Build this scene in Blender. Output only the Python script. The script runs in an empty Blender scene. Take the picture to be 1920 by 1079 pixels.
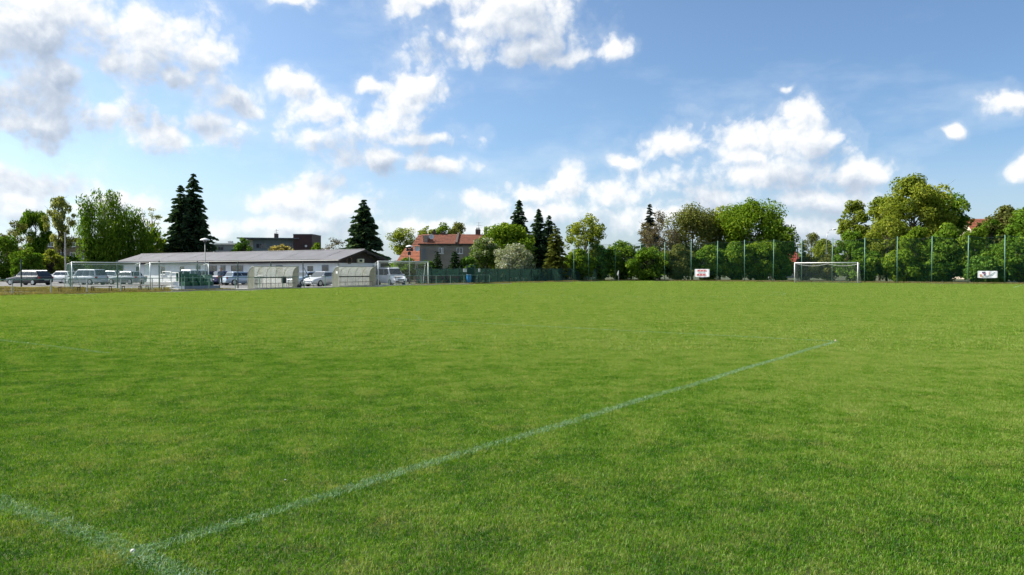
import bpy, math, random
import numpy as np
from mathutils import Vector

S = bpy.context.scene
C = S.collection
R = math.radians
PI = math.pi

# ------------------------------------------------------------------ camera
CAM_H = 1.67
F = 1470.0            # focal length in pixels of a 1920 px wide frame
HORIZON = 505.0
cam_data = bpy.data.cameras.new('camera')
cam = bpy.data.objects.new('camera', cam_data)
C.objects.link(cam)
cam_data.sensor_width = 36.0
cam_data.lens = 36.0 * F / 1920.0
cam_data.clip_start = 0.05
cam_data.clip_end = 6000
cam.location = (0, 0, CAM_H)
cam.rotation_euler = (PI / 2 - math.atan((539.5 - HORIZON) / F), 0, 0)
S.camera = cam

# ------------------------------------------------------------------ light
SUN_AZ, SUN_EL = R(-75), R(41)
SUN = Vector((math.sin(SUN_AZ) * math.cos(SUN_EL), math.cos(SUN_AZ) * math.cos(SUN_EL), math.sin(SUN_EL)))
sun_data = bpy.data.lights.new('sun', 'SUN')
sun_data.energy = 5.0
sun_data.angle = R(0.53)
sun_data.color = (1.0, 0.95, 0.86)
sun = bpy.data.objects.new('sun', sun_data)
C.objects.link(sun)
sun.rotation_euler = (-SUN).to_track_quat('-Z', 'Y').to_euler()
sun.location = SUN * 200

S.view_settings.view_transform = 'Standard'
S.view_settings.look = 'None'
S.view_settings.exposure = 0.95
S.view_settings.gamma = 1.0
S.view_settings.use_curve_mapping = False
S.render.engine = 'CYCLES'
S.cycles.max_bounces = 6
S.cycles.diffuse_bounces = 3
S.cycles.transmission_bounces = 4
S.cycles.transparent_max_bounces = 24
S.cycles.sample_clamp_indirect = 6
S.cycles.use_adaptive_sampling = True
S.cycles.adaptive_threshold = 0.02
S.cycles.adaptive_min_samples = 12


# ------------------------------------------------------------------ node helpers
class NT:
    def __init__(self, tree):
        self.t = tree

    def n(self, kind, **kw):
        nd = self.t.nodes.new(kind)
        for k, v in kw.items():
            setattr(nd, k, v)
        return nd

    def put(self, sock, v):
        if v is None:
            return
        if isinstance(v, bpy.types.NodeSocket):
            self.t.links.new(v, sock)
        else:
            sock.default_value = v

    def m(self, op, a, b=None, c=None, clamp=False):
        nd = self.n('ShaderNodeMath', operation=op, use_clamp=clamp)
        self.put(nd.inputs[0], a)
        self.put(nd.inputs[1], b)
        self.put(nd.inputs[2], c)
        return nd.outputs[0]

    def vm(self, op, a, b=None, c=None):
        nd = self.n('ShaderNodeVectorMath', operation=op)
        self.put(nd.inputs[0], a)
        self.put(nd.inputs[1], b)
        self.put(nd.inputs[2], c)
        return nd.outputs[1] if op in ('LENGTH', 'DOT_PRODUCT', 'DISTANCE') else nd.outputs[0]

    def mix(self, fac, a, b, mode='MIX'):
        nd = self.n('ShaderNodeMix', data_type='RGBA', blend_type=mode)
        self.put(nd.inputs[0], fac)
        self.put(nd.inputs[6], a)
        self.put(nd.inputs[7], b)
        return nd.outputs[2]

    def noise(self, vec, scale, detail=3, rough=0.5, dist=0.0, color=False, dim='3D'):
        nd = self.n('ShaderNodeTexNoise', noise_dimensions=dim)
        self.put(nd.inputs['Vector'], vec)
        nd.inputs['Scale'].default_value = scale
        nd.inputs['Detail'].default_value = detail
        nd.inputs['Roughness'].default_value = rough
        nd.inputs['Distortion'].default_value = dist
        return nd.outputs['Color'] if color else nd.outputs[0]

    def ramp(self, fac, stops):
        nd = self.n('ShaderNodeValToRGB')
        self.put(nd.inputs[0], fac)
        el = nd.color_ramp.elements
        while len(el) < len(stops):
            el.new(0.5)
        for e, (p, c) in zip(el, stops):
            e.position = p
            e.color = tuple(c) + (1,) if len(c) == 3 else c
        return nd.outputs[0]

    def smooth(self, v, lo, hi, a=0.0, b=1.0):
        nd = self.n('ShaderNodeMapRange', interpolation_type='SMOOTHSTEP')
        self.put(nd.inputs[0], v)
        for i, x in enumerate((lo, hi, a, b)):
            self.put(nd.inputs[1 + i], x)
        return nd.outputs[0]


# ------------------------------------------------------------------ sky with cumulus clouds
# every cloud is a cluster of soft lobes at a compass direction and height angle: (x, y, half width, half height)
LOBES = [
    # heavy cloud up on the left
    (35, 60, 165, 105), (120, 20, 90, 60), (20, 190, 120, 60), (115, 160, 70, 70), (60, 235, 110, 40),
    # round cloud beside it and the loose ones below
    (290, 75, 110, 60), (385, 105, 62, 48), (250, 120, 75, 50), (330, 145, 70, 30),
    (250, 225, 85, 42), (320, 260, 95, 36), (400, 245, 66, 34), (445, 188, 75, 24),
    # tower cloud
    (785, 168, 52, 42), (752, 215, 62, 46), (690, 240, 95, 42), (610, 205, 85, 38), (560, 160, 46, 24), (590, 255, 62, 26),
    (690, 165, 36, 15), (720, 297, 92, 22), (810, 312, 75, 17), (790, 262, 78, 20),
    # cloud at the top
    (960, 25, 115, 70), (865, 92, 78, 30), (980, 95, 100, 32), (1060, 105, 70, 20), (1145, 95, 52, 20), (775, 12, 62, 28), (545, 2, 46, 18),
    # scraps
    (1470, 166, 26, 11),
    # cumulus on the right
    (1268, 282, 74, 50), (1255, 335, 80, 34), (1180, 302, 52, 20), (1500, 220, 58, 38), (1450, 262, 92, 46), (1530, 265, 55, 42),
    (1395, 300, 66, 26), (1440, 330, 150, 34), (1600, 332, 75, 24), (1350, 365, 120, 34), (1530, 375, 130, 32),
    (1772, 256, 27, 14), (1895, 192, 58, 24), (1918, 308, 28, 17),
    # bank along the skyline
    (1078, 345, 52, 34), (1150, 362, 55, 26), (990, 358, 66, 28), (915, 378, 60, 26), (1060, 405, 200, 30), (1300, 420, 200, 26),
    (600, 360, 52, 30), (545, 388, 80, 26), (640, 395, 90, 26), (560, 430, 260, 22), (820, 430, 200, 20),
    (60, 345, 160, 32), (210, 385, 130, 34), (20, 385, 120, 36), (330, 425, 170, 24), (1500, 440, 160, 26),
]


def sky_angles(px, py):
    X, Zv = (px - 960) / F, (HORIZON - py) / F
    return math.atan(X), math.atan(Zv / math.hypot(1, X))


world = bpy.data.worlds.new('World')
S.world = world
world.use_nodes = True
wt = world.node_tree
wt.nodes.clear()


def cloud_group(full):
    """Cloud density by direction; the plain version, lobes only, tells how much cloud lies towards the sun."""
    g = bpy.data.node_groups.new('cloud_density', 'ShaderNodeTree')
    g.interface.new_socket('Direction', in_out='INPUT', socket_type='NodeSocketVector')
    g.interface.new_socket('Density', in_out='OUTPUT', socket_type='NodeSocketFloat')
    q = NT(g)
    gi, go = q.n('NodeGroupInput'), q.n('NodeGroupOutput')
    d = q.vm('NORMALIZE', gi.outputs[0])
    dw = d
    if full:
        warp = q.vm('SUBTRACT', q.noise(d, 13, 3, 0.6, color=True), (0.5, 0.5, 0.5))
        dw = q.vm('MULTIPLY_ADD', warp, (0.045, 0.045, 0.045), d)
    sp = q.n('ShaderNodeSeparateXYZ')
    q.put(sp.inputs[0], dw)
    az = q.m('ARCTAN2', sp.outputs[0], sp.outputs[1])
    el = q.m('ARCSINE', sp.outputs[2])
    cb = q.n('ShaderNodeCombineXYZ')
    q.put(cb.inputs[0], az)
    q.put(cb.inputs[1], el)
    acc = None
    for (x, y, rx, ry) in LOBES:
        if not full and rx * ry < 1500:
            continue
        a, e = sky_angles(x, y)
        grow = 1.22 if x < 1000 else 1.12
        ra = rx / F * math.cos(a) ** 2 * grow
        re = ry / F * math.cos(a) * grow
        ln = q.vm('LENGTH', q.vm('MULTIPLY_ADD', cb.outputs[0], (1 / ra, 1 / re, 0), (-a / ra, -e / re, 0)))
        acc = ln if acc is None else q.m('SMOOTH_MIN', acc, ln, 0.3)
    # the same kind of broken cumulus goes on all round the sky
    far = q.m('MAXIMUM', q.m('SUBTRACT', q.m('ABSOLUTE', az), 0.62), q.m('SUBTRACT', el, 0.36))
    outside = q.smooth(far, 0.0, 0.12)
    cover = q.smooth(q.noise(d, 3.2, 1, 0.5), 0.42, 0.66, 2.2, 0.15)
    flat = q.m('ADD', 4.0, q.m('MULTIPLY', outside, q.m('SUBTRACT', cover, 4.0)))
    body = q.m('SUBTRACT', 1.0, q.m('MINIMUM', acc, flat))
    den = q.m('MINIMUM', body, 0.8)
    if full:
        den = q.m('MULTIPLY_ADD', q.m('SUBTRACT', q.noise(d, 17, 8, 0.60), 0.495), 2.1, den)
        vo = q.n('ShaderNodeTexVoronoi', feature='F1', normalize=True)
        vo.inputs['Scale'].default_value = 30
        vo.inputs['Detail'].default_value = 2.6
        vo.inputs['Roughness'].default_value = 0.58
        vo.inputs['Lacunarity'].default_value = 2.1
        q.put(vo.inputs['Vector'], dw)
        den = q.m('MULTIPLY_ADD', q.m('SUBTRACT', 0.31, vo.outputs['Distance']), 2.2, den)
    q.put(go.inputs[0], den)
    return g


q = NT(wt)
sky = q.n('ShaderNodeTexSky', sky_type='NISHITA')
sky.sun_disc = False
sky.sun_elevation = SUN_EL
sky.sun_rotation = SUN_AZ
sky.altitude = 250
sky.air_density = 0.7
sky.dust_density = 2.4
sky.ozone_density = 2.2
tc = q.n('ShaderNodeTexCoord')
view = tc.outputs['Generated']
full = cloud_group(True)


def density(group, offset=None):
    nd = q.n('ShaderNodeGroup', node_tree=group)
    q.put(nd.inputs[0], q.vm('ADD', view, tuple(offset)) if offset is not None else view)
    return nd.outputs[0]


d1 = density(full)                                                  # here
d2 = density(full, SUN * 0.010 + Vector((0, 0, 0.005)))             # a little nearer the sun: the relief of the billows
d3 = density(cloud_group(False), SUN * 0.040 + Vector((0, 0, 0.030)))  # farther towards the sun: the cloud's own shade
alpha = q.m('MAXIMUM', q.m('MULTIPLY', q.smooth(d1, -0.55, 0.35), 0.16), q.m('MULTIPLY', q.smooth(d1, -0.10, 0.80), 0.985))
vsep = q.n('ShaderNodeSeparateXYZ')
q.put(vsep.inputs[0], view)
alpha = q.m('MULTIPLY', alpha, q.smooth(vsep.outputs[2], 0.0, 0.11, 0.62, 1.0))     # low clouds fade into the haze of the skyline
toward = q.smooth(q.vm('DOT_PRODUCT', view, tuple(SUN)), 0.1, 0.85, 0.46, 0.56)
relief = q.m('MULTIPLY', q.m('SUBTRACT', d1, d2), 0.62)
own = q.m('MULTIPLY', q.smooth(d3, -0.15, 0.75), toward)
edge = q.smooth(d1, 0.2, 1.0, 0.22, 0.0)
lit = q.m('ADD', q.m('SUBTRACT', q.m('ADD', 0.78, relief), own), edge, clamp=True)
ccol = q.ramp(lit, [(0.0, (0.42, 0.50, 0.63)), (0.35, (0.57, 0.645, 0.76)), (0.68, (0.80, 0.845, 0.90)), (1.0, (1.03, 1.03, 1.02))])
ccol = q.vm('SCALE', ccol)
ccol.node.inputs[3].default_value = 5.9
skycol = q.mix(1.0, sky.outputs[0], (0.89, 1.05, 1.09, 1), 'MULTIPLY')
bg = q.n('ShaderNodeBackground')
# thin veils high up, and pale haze towards the skyline all round
veil = q.m('MULTIPLY', q.smooth(q.noise(q.vm('MULTIPLY', view, (3.0, 3.0, 8.0)), 1.3, 5, 0.6), 0.46, 0.74), 0.30)
low = q.smooth(vsep.outputs[2], 0.0, 0.17, 0.42, 0.0)
skycol = q.mix(q.m('MAXIMUM', veil, low), skycol, (4.8, 5.4, 5.9, 1))
q.put(bg.inputs[0], q.mix(alpha, skycol, ccol))
bg.inputs[1].default_value = 0.093
wo = q.n('ShaderNodeOutputWorld')
wt.links.new(bg.outputs[0], wo.inputs[0])
world.cycles.sampling_method = 'MANUAL'
world.cycles.sample_map_resolution = 512


# ------------------------------------------------------------------ places
TH = R(35.69)                       # the pitch runs off to the right of the view
SU, CU = math.sin(TH), math.cos(TH)
AX, AY = -2.214, 4.521              # near corner of the penalty area
PR = PI / 2 - TH                    # turns local x along the pitch, local y towards the clubhouse


def P(u, v, z=0.0):
    return Vector((AX + u * SU - v * CU, AY + u * CU + v * SU, z))


def at(px, dist, z=0.0):
    return Vector(((px - 960) / F * dist, dist, z))


def hgt(py, dist):
    return CAM_H + (HORIZON - py) / F * dist


# ------------------------------------------------------------------ materials
MATS = {}


def mat(name, color, rough=0.6, var=0.0, scale=3.0, metal=0.0, bump=0.0, bscale=40.0, spec=None, color2=None, coat=0.0):
    if name in MATS:
        return MATS[name]
    m = bpy.data.materials.new(name)
    m.use_nodes = True
    k = NT(m.node_tree)
    b = m.node_tree.nodes['Principled BSDF']
    b.inputs['Roughness'].default_value = rough
    b.inputs['Metallic'].default_value = metal
    b.inputs['Coat Weight'].default_value = coat
    if spec is not None:
        b.inputs['Specular IOR Level'].default_value = spec
    co = k.n('ShaderNodeTexCoord').outputs['Object']
    if var > 0 or color2:
        c2 = color2 or tuple(c * (1 - var) for c in color)
        f = k.smooth(k.noise(co, scale, 5, 0.62), 0.33, 0.68)
        k.put(b.inputs['Base Color'], k.mix(f, tuple(color) + (1,), tuple(c2) + (1,)))
    else:
        b.inputs['Base Color'].default_value = tuple(color) + (1,)
    if bump > 0:
        bp = k.n('ShaderNodeBump')
        bp.inputs['Strength'].default_value = bump
        bp.inputs['Distance'].default_value = 0.02
        k.put(bp.inputs['Height'], k.noise(co, bscale, 4, 0.6))
        k.put(b.inputs['Normal'], bp.outputs[0])
    MATS[name] = m
    return m


def leafmat(name, dark, light, tip=None, transl=0.35):
    """Leaves: colour from each leaf's own random number, some light shining through."""
    if name in MATS:
        return MATS[name]
    m = bpy.data.materials.new(name)
    m.use_nodes = True
    t = m.node_tree
    t.nodes.clear()
    k = NT(t)
    a = k.n('ShaderNodeAttribute', attribute_name='rnd')
    stops = [(0.0, dark), (0.62, tuple((x + y) / 2 for x, y in zip(dark, light))), (1.0, tip or light)]
    col = k.ramp(a.outputs['Fac'], stops)
    d = k.n('ShaderNodeBsdfDiffuse')
    k.put(d.inputs[0], col)
    tr = k.n('ShaderNodeBsdfTranslucent')
    k.put(tr.inputs[0], k.mix(1.0, col, (1.25, 1.2, 0.6, 1), 'MULTIPLY'))
    mx = k.n('ShaderNodeMixShader')
    mx.inputs[0].default_value = transl
    t.links.new(d.outputs[0], mx.inputs[1])
    t.links.new(tr.outputs[0], mx.inputs[2])
    o = k.n('ShaderNodeOutputMaterial')
    t.links.new(mx.outputs[0], o.inputs[0])
    MATS[name] = m
    return m


def sheer(name, color, cover, rough=0.7, transl=0.3):
    """Netting and milky sheets: a share of the light passes straight through the meshes."""
    if name in MATS:
        return MATS[name]
    m = bpy.data.materials.new(name)
    m.use_nodes = True
    t = m.node_tree
    t.nodes.clear()
    k = NT(t)
    d = k.n('ShaderNodeBsdfDiffuse')
    d.inputs[0].default_value = tuple(color) + (1,)
    tl = k.n('ShaderNodeBsdfTranslucent')
    tl.inputs[0].default_value = tuple(color) + (1,)
    m1 = k.n('ShaderNodeMixShader')
    m1.inputs[0].default_value = transl
    t.links.new(d.outputs[0], m1.inputs[1])
    t.links.new(tl.outputs[0], m1.inputs[2])
    tp = k.n('ShaderNodeBsdfTransparent')
    m2 = k.n('ShaderNodeMixShader')
    co = k.n('ShaderNodeTexCoord').outputs['Object']
    k.put(m2.inputs[0], k.m('MULTIPLY', cover, k.smooth(k.noise(co, 1.7, 3, 0.6), 0.2, 0.8, 0.75, 1.25)))
    t.links.new(tp.outputs[0], m2.inputs[1])
    t.links.new(m1.outputs[0], m2.inputs[2])
    o = k.n('ShaderNodeOutputMaterial')
    t.links.new(m2.outputs[0], o.inputs[0])
    MATS[name] = m
    return m


# ------------------------------------------------------------------ mesh helpers
class MB:
    """Collects boxes, tubes and sheets; build() links them as one mesh object."""

    def __init__(self):
        self.v, self.f = [], []

    def add(self, vs, fs):
        o = len(self.v)
        self.v += [tuple(p) for p in vs]
        self.f += [tuple(i + o for i in f) for f in fs]
        return self

    def box(self, x0, x1, y0, y1, z0, z1):
        return self.add([(x0, y0, z0), (x1, y0, z0), (x1, y1, z0), (x0, y1, z0), (x0, y0, z1), (x1, y0, z1), (x1, y1, z1), (x0, y1, z1)],
                        [(3, 2, 1, 0), (4, 5, 6, 7), (0, 1, 5, 4), (1, 2, 6, 5), (2, 3, 7, 6), (3, 0, 4, 7)])

    def tube(self, pts, rad, n=8, cap=True):
        pts = [Vector(p) for p in pts]
        if not hasattr(rad, '__len__'):
            rad = [rad] * len(pts)
        rings = []
        for i, p in enumerate(pts):
            t = (pts[min(i + 1, len(pts) - 1)] - pts[max(i - 1, 0)]).normalized()
            a = t.cross(Vector((0, 0, 1)) if abs(t.z) < 0.9 else Vector((1, 0, 0))).normalized()
            b = t.cross(a)
            rings.append([p + (a * math.cos(2 * PI * j / n) + b * math.sin(2 * PI * j / n)) * rad[i] for j in range(n)])
        fs = [(i * n + j, i * n + (j + 1) % n, (i + 1) * n + (j + 1) % n, (i + 1) * n + j) for i in range(len(pts) - 1) for j in range(n)]
        if cap:
            fs += [tuple(range(n)), tuple(range((len(pts) - 1) * n, len(pts) * n))[::-1]]
        return self.add([p for r in rings for p in r], fs)

    def prism(self, prof, a, b, axis=1):
        """Extrudes a closed outline; prof holds the two other coordinates in order."""
        n = len(prof)

        def mk(p, s):
            return {0: (s, p[0], p[1]), 1: (p[0], s, p[1]), 2: (p[0], p[1], s)}[axis]
        vs = [mk(p, a) for p in prof] + [mk(p, b) for p in prof]
        fs = [tuple(range(n)), tuple(range(n, 2 * n))[::-1]] + [(i, (i + 1) % n, n + (i + 1) % n, n + i) for i in range(n)]
        return self.add(vs, fs)

    def plate(self, quad, n, t=0.015):
        """A pane: four corners given a thickness along n."""
        n = Vector(n) * t
        a = [Vector(p) for p in quad]
        m = len(a)
        return self.add(a + [p + n for p in a], [tuple(range(m))[::-1], tuple(range(m, 2 * m))] + [(i, (i + 1) % m, m + (i + 1) % m, m + i) for i in range(m)])

    def build(self, name, material, parent=None, smooth=False, bevel=0.0):
        me = bpy.data.meshes.new(name)
        me.from_pydata(self.v, [], self.f)
        me.materials.append(material)
        import bmesh
        bm = bmesh.new()
        bm.from_mesh(me)
        bmesh.ops.recalc_face_normals(bm, faces=bm.faces)
        bm.to_mesh(me)
        bm.free()
        if smooth:
            for p in me.polygons:
                p.use_smooth = True
        o = bpy.data.objects.new(name, me)
        C.objects.link(o)
        o.parent = parent
        if bevel:
            b = o.modifiers.new('bevel', 'BEVEL')
            b.width = bevel
            b.segments = 2
            b.limit_method = 'ANGLE'
        return o


def tag(o, label=None, cat=None, group=None, kind=None):
    for k, v in (('label', label), ('category', cat), ('group', group), ('kind', kind)):
        if v:
            o[k] = v
    return o


def thing(name, label, cat, loc=(0, 0, 0), rz=0.0, group=None):
    o = bpy.data.objects.new(name, None)
    o.empty_display_size = 0.3
    C.objects.link(o)
    o.location = loc
    o.rotation_euler = (0, 0, rz)
    return tag(o, label, cat, group)


def copy_tree(o, parent=None):
    c = o.copy()
    C.objects.link(c)
    c.parent = parent
    for ch in list(o.children):
        copy_tree(ch, c)
    return c


def np_mesh(name, verts, faces, material, parent=None, attr=None, smooth=False):
    me = bpy.data.meshes.new(name)
    nv, nf, k = len(verts), len(faces), faces.shape[1]
    me.vertices.add(nv)
    me.vertices.foreach_set('co', np.ascontiguousarray(verts, np.float32).ravel())
    me.loops.add(nf * k)
    me.loops.foreach_set('vertex_index', np.ascontiguousarray(faces, np.int32).ravel())
    me.polygons.add(nf)
    me.polygons.foreach_set('loop_start', np.arange(nf, dtype=np.int32) * k)
    me.polygons.foreach_set('loop_total', np.full(nf, k, np.int32))
    if smooth:
        me.polygons.foreach_set('use_smooth', np.ones(nf, bool))
    me.update(calc_edges=True)
    if attr is not None:
        a = me.attributes.new('rnd', 'FLOAT', 'POINT')
        a.data.foreach_set('value', np.ascontiguousarray(attr, np.float32))
    me.materials.append(material)
    o = bpy.data.objects.new(name, me)
    if parent is not False:
        C.objects.link(o)
        o.parent = parent
    return o


# ------------------------------------------------------------------ ground
def sheet(name, pts, z, material, kind='structure'):
    o = MB().add([(p[0], p[1], z) for p in pts], [tuple(range(len(pts)))]).build(name, material)
    return tag(o, kind=kind)


m_land = mat('land', (0.040, 0.062, 0.016), 0.95, scale=0.12, color2=(0.060, 0.058, 0.026))
m_soil = mat('turf soil', (0.045, 0.060, 0.014), 0.95, scale=1.5, color2=(0.065, 0.065, 0.022))
m_lot = mat('asphalt', (0.15, 0.146, 0.142), 0.9, scale=0.8, color2=(0.105, 0.103, 0.10), bump=0.3)
m_conc = mat('concrete', (0.46, 0.45, 0.41), 0.85, scale=2.0, color2=(0.34, 0.33, 0.29), bump=0.2)

sheet('ground', [(-2500, -600), (2500, -600), (2500, 4000), (-2500, 4000)], -0.05, m_land)
sheet('pitch', [P(-40, -45), P(101, -45), P(101, 50.55), P(-40, 50.55)], 0.0, m_soil)
sheet('parking_lot', [P(26, 57), P(27, 110), P(51.9, 110), P(51.9, 54.5), P(66, 54.5), P(66, 53.0), P(36, 53.0), P(34, 57)], 0.004, m_lot)
k = MB()
k.box(30.5, 66, 50.62, 50.8, -0.04, 0.07)
path = k.build('kerb', m_conc)
path.location = P(0, 0)
path.rotation_euler = (0, 0, PR)
tag(path, kind='structure')
path = MB().box(36, 66, 50.8, 52.98, -0.04, 0.03).build('path', m_conc)
path.location = P(0, 0)
path.rotation_euler = (0, 0, PR)
tag(path, kind='structure')


# ------------------------------------------------------------------ turf: every blade is geometry, set out as tiles
def blades(n, size, lmin, lmax, width, seed, lean=0.55):
    g = np.random.default_rng(seed)
    base = np.stack([g.uniform(0, size, n), g.uniform(0, size, n), np.zeros(n)], 1)
    a = g.uniform(0, 2 * PI, n)
    ln = g.uniform(lmin, lmax, n)
    le = g.uniform(0.05, 1.0, n) ** 0.8 * lean
    dirv = np.stack([np.cos(a), np.sin(a), np.zeros(n)], 1)
    b = a + PI / 2 + g.uniform(-0.9, 0.9, n)
    side = np.stack([np.cos(b), np.sin(b), np.zeros(n)], 1) * (width * g.uniform(0.7, 1.3, n) / 2)[:, None]
    up = np.array([0, 0, 1.0])
    mid = base + up * (ln * 0.62)[:, None] + dirv * (ln * le * 0.35)[:, None]
    tip = base + up * (ln * (1.0 - 0.35 * le))[:, None] + dirv * (ln * le * 1.15)[:, None]
    base = base - up * 0.004
    v = np.stack([base - side, base + side, mid + side * 0.85, mid - side * 0.85, tip + side * 0.12, tip - side * 0.12], 1).reshape(-1, 3)
    i = np.arange(n) * 6
    f = np.concatenate([np.stack([i, i + 1, i + 2, i + 3], 1), np.stack([i + 3, i + 2, i + 4, i + 5], 1)])
    return v, f, np.repeat(g.uniform(0, 1, n), 6)


def grass_material(name, dark, mid, pale, straw, dry=0.5):
    m = bpy.data.materials.new(name)
    m.use_nodes = True
    t = m.node_tree
    t.nodes.clear()
    k = NT(t)
    pos = k.n('ShaderNodeNewGeometry').outputs['Position']
    rnd = k.n('ShaderNodeAttribute', attribute_name='rnd').outputs['Fac']
    big = k.noise(pos, 0.33, 3, 0.6)
    small = k.noise(pos, 1.8, 5, 0.66)
    # the turf pales along the pitch: sun and view angle painted into its colour
    light_grade = k.smooth(k.vm('DOT_PRODUCT', pos, (SU, CU, 0)), 3.0, 17.0, 0.40, 0.75)
    f = k.m('MULTIPLY_ADD', k.m('SUBTRACT', big, 0.5), 0.5, light_grade)
    f = k.m('MULTIPLY_ADD', k.m('SUBTRACT', small, 0.5), 1.35, f)
    f = k.m('MULTIPLY_ADD', k.m('SUBTRACT', k.noise(pos, 9.0, 3, 0.6), 0.5), 0.9, f)
    f = k.m('MULTIPLY_ADD', k.m('SUBTRACT', rnd, 0.5), 0.55, f, clamp=True)
    col = k.ramp(f, [(0.12, dark), (0.48, mid), (0.86, pale)])
    worn = k.smooth(k.m('MULTIPLY_ADD', k.m('SUBTRACT', k.noise(pos, 1.9, 5, 0.68, 0.4), 0.5), 1.0, k.m('MULTIPLY', rnd, 0.22)), 0.15, 0.34)
    odd = k.smooth(rnd, 0.90, 0.99)
    col = k.mix(k.m('MULTIPLY', k.m('MAXIMUM', worn, odd), dry), col, tuple(straw) + (1,))
    d = k.n('ShaderNodeBsdfDiffuse')
    k.put(d.inputs[0], col)
    tr = k.n('ShaderNodeBsdfTranslucent')
    k.put(tr.inputs[0], k.mix(1.0, col, (1.2, 1.15, 0.5, 1), 'MULTIPLY'))
    mx = k.n('ShaderNodeMixShader')
    mx.inputs[0].default_value = 0.38
    t.links.new(d.outputs[0], mx.inputs[1])
    t.links.new(tr.outputs[0], mx.inputs[2])
    gl = k.n('ShaderNodeBsdfGlossy')
    gl.inputs['Roughness'].default_value = 0.42
    gl.inputs['Color'].default_value = (0.9, 0.95, 0.85, 1)
    m3 = k.n('ShaderNodeMixShader')
    m3.inputs[0].default_value = 0.011
    t.links.new(mx.outputs[0], m3.inputs[1])
    t.links.new(gl.outputs[0], m3.inputs[2])
    o = k.n('ShaderNodeOutputMaterial')
    t.links.new(m3.outputs[0], o.inputs[0])
    return m


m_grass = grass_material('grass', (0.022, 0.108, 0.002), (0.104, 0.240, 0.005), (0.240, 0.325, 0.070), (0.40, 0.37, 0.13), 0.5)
m_dry = grass_material('dry grass', (0.08, 0.10, 0.02), (0.15, 0.15, 0.045), (0.24, 0.21, 0.09), (0.33, 0.25, 0.13), 0.7)


def tile_field(name, tiles, places, label):
    """One object: grass tiles instanced on points (position, variant, quarter turn)."""
    col = bpy.data.collections.new(name + ' tiles')
    for o in tiles:
        col.objects.link(o)
    me = bpy.data.meshes.new(name)
    me.from_pydata([p[0] for p in places], [], [])
    ai = me.attributes.new('variant', 'INT', 'POINT')
    ai.data.foreach_set('value', [p[1] for p in places])
    ar = me.attributes.new('turn', 'FLOAT_VECTOR', 'POINT')
    ar.data.foreach_set('vector', [c for p in places for c in (0, 0, p[2])])
    ob = bpy.data.objects.new(name, me)
    C.objects.link(ob)
    ng = bpy.data.node_groups.new(name + ' field', 'GeometryNodeTree')
    ng.interface.new_socket('Geometry', in_out='INPUT', socket_type='NodeSocketGeometry')
    ng.interface.new_socket('Geometry', in_out='OUTPUT', socket_type='NodeSocketGeometry')
    N, L = ng.nodes, ng.links
    gi, go = N.new('NodeGroupInput'), N.new('NodeGroupOutput')
    ci = N.new('GeometryNodeCollectionInfo')
    ci.inputs['Collection'].default_value = col
    ci.inputs['Separate Children'].default_value = True
    ci.inputs['Reset Children'].default_value = True
    iop = N.new('GeometryNodeInstanceOnPoints')
    iop.inputs['Pick Instance'].default_value = True
    na = N.new('GeometryNodeInputNamedAttribute')
    na.data_type = 'INT'
    na.inputs['Name'].default_value = 'variant'
    nr = N.new('GeometryNodeInputNamedAttribute')
    nr.data_type = 'FLOAT_VECTOR'
    nr.inputs['Name'].default_value = 'turn'
    L.new(gi.outputs[0], iop.inputs['Points'])
    L.new(ci.outputs[0], iop.inputs['Instance'])
    L.new(na.outputs['Attribute'], iop.inputs['Instance Index'])
    L.new(nr.outputs['Attribute'], iop.inputs['Rotation'])
    L.new(iop.outputs[0], go.inputs[0])
    md = ob.modifiers.new('field', 'NODES')
    md.node_group = ng
    return tag(ob, label, 'grass', kind='stuff')


def pitch_uv(x, y):
    dx, dy = x - AX, y - AY
    return dx * SU + dy * CU, -dx * CU + dy * SU


def ring(size, near, far):
    """Tile places between two distances, inside the field of view (with room for a step aside) and on the pitch."""
    out = []
    g = random.Random(int(size * 10 + near))
    n = int(far / size) + 2
    for j in range(-2, n):
        for i in range(-n, n):
            x, y = (i + 0.5) * size, (j + 0.5) * size
            dd = max(y, 0.0)
            if not (near <= dd < far) or abs(x) > 0.70 * y + 4.5:
                continue
            u, v = pitch_uv(x, y)
            if u > 100.8 - size * 0.3 or v > 50.4 - size * 0.3:
                continue
            t = g.randrange(4)
            off = [(0, 0), (1, 0), (1, 1), (0, 1)][t]
            out.append(((i * size + off[0] * size, j * size + off[1] * size, 0.0), g.randrange(4), t * PI / 2))
    return out


def tiles(name, n, size, lmin, lmax, width, material, seed, lean=0.55):
    out = []
    for s in range(4):
        v, f, r = blades(n, size, lmin, lmax, width, seed + s, lean)
        out.append(np_mesh(name, v, f, material, False, r))
    return out


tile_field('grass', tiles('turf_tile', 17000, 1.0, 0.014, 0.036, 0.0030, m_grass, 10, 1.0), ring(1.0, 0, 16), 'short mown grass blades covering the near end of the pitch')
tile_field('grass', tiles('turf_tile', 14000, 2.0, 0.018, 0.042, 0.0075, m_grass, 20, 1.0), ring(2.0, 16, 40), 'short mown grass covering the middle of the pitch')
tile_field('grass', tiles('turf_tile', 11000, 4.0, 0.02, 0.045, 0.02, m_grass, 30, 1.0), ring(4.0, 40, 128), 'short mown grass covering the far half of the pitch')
# rough dry verge behind the touchline railing
gv = random.Random(5)
def bank_z(u, v):
    def st(x, a, b):
        x = min(max((x - a) / (b - a), 0), 1)
        return x * x * (3 - 2 * x)
    return 0.36 * st(v, 51.4, 54.5) * (1 - st(v, 57.5, 59.0)) * (1 - st(u, 22.0, 31.0)) * (0.85 + 0.15 * math.sin(u * 1.3))


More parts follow.
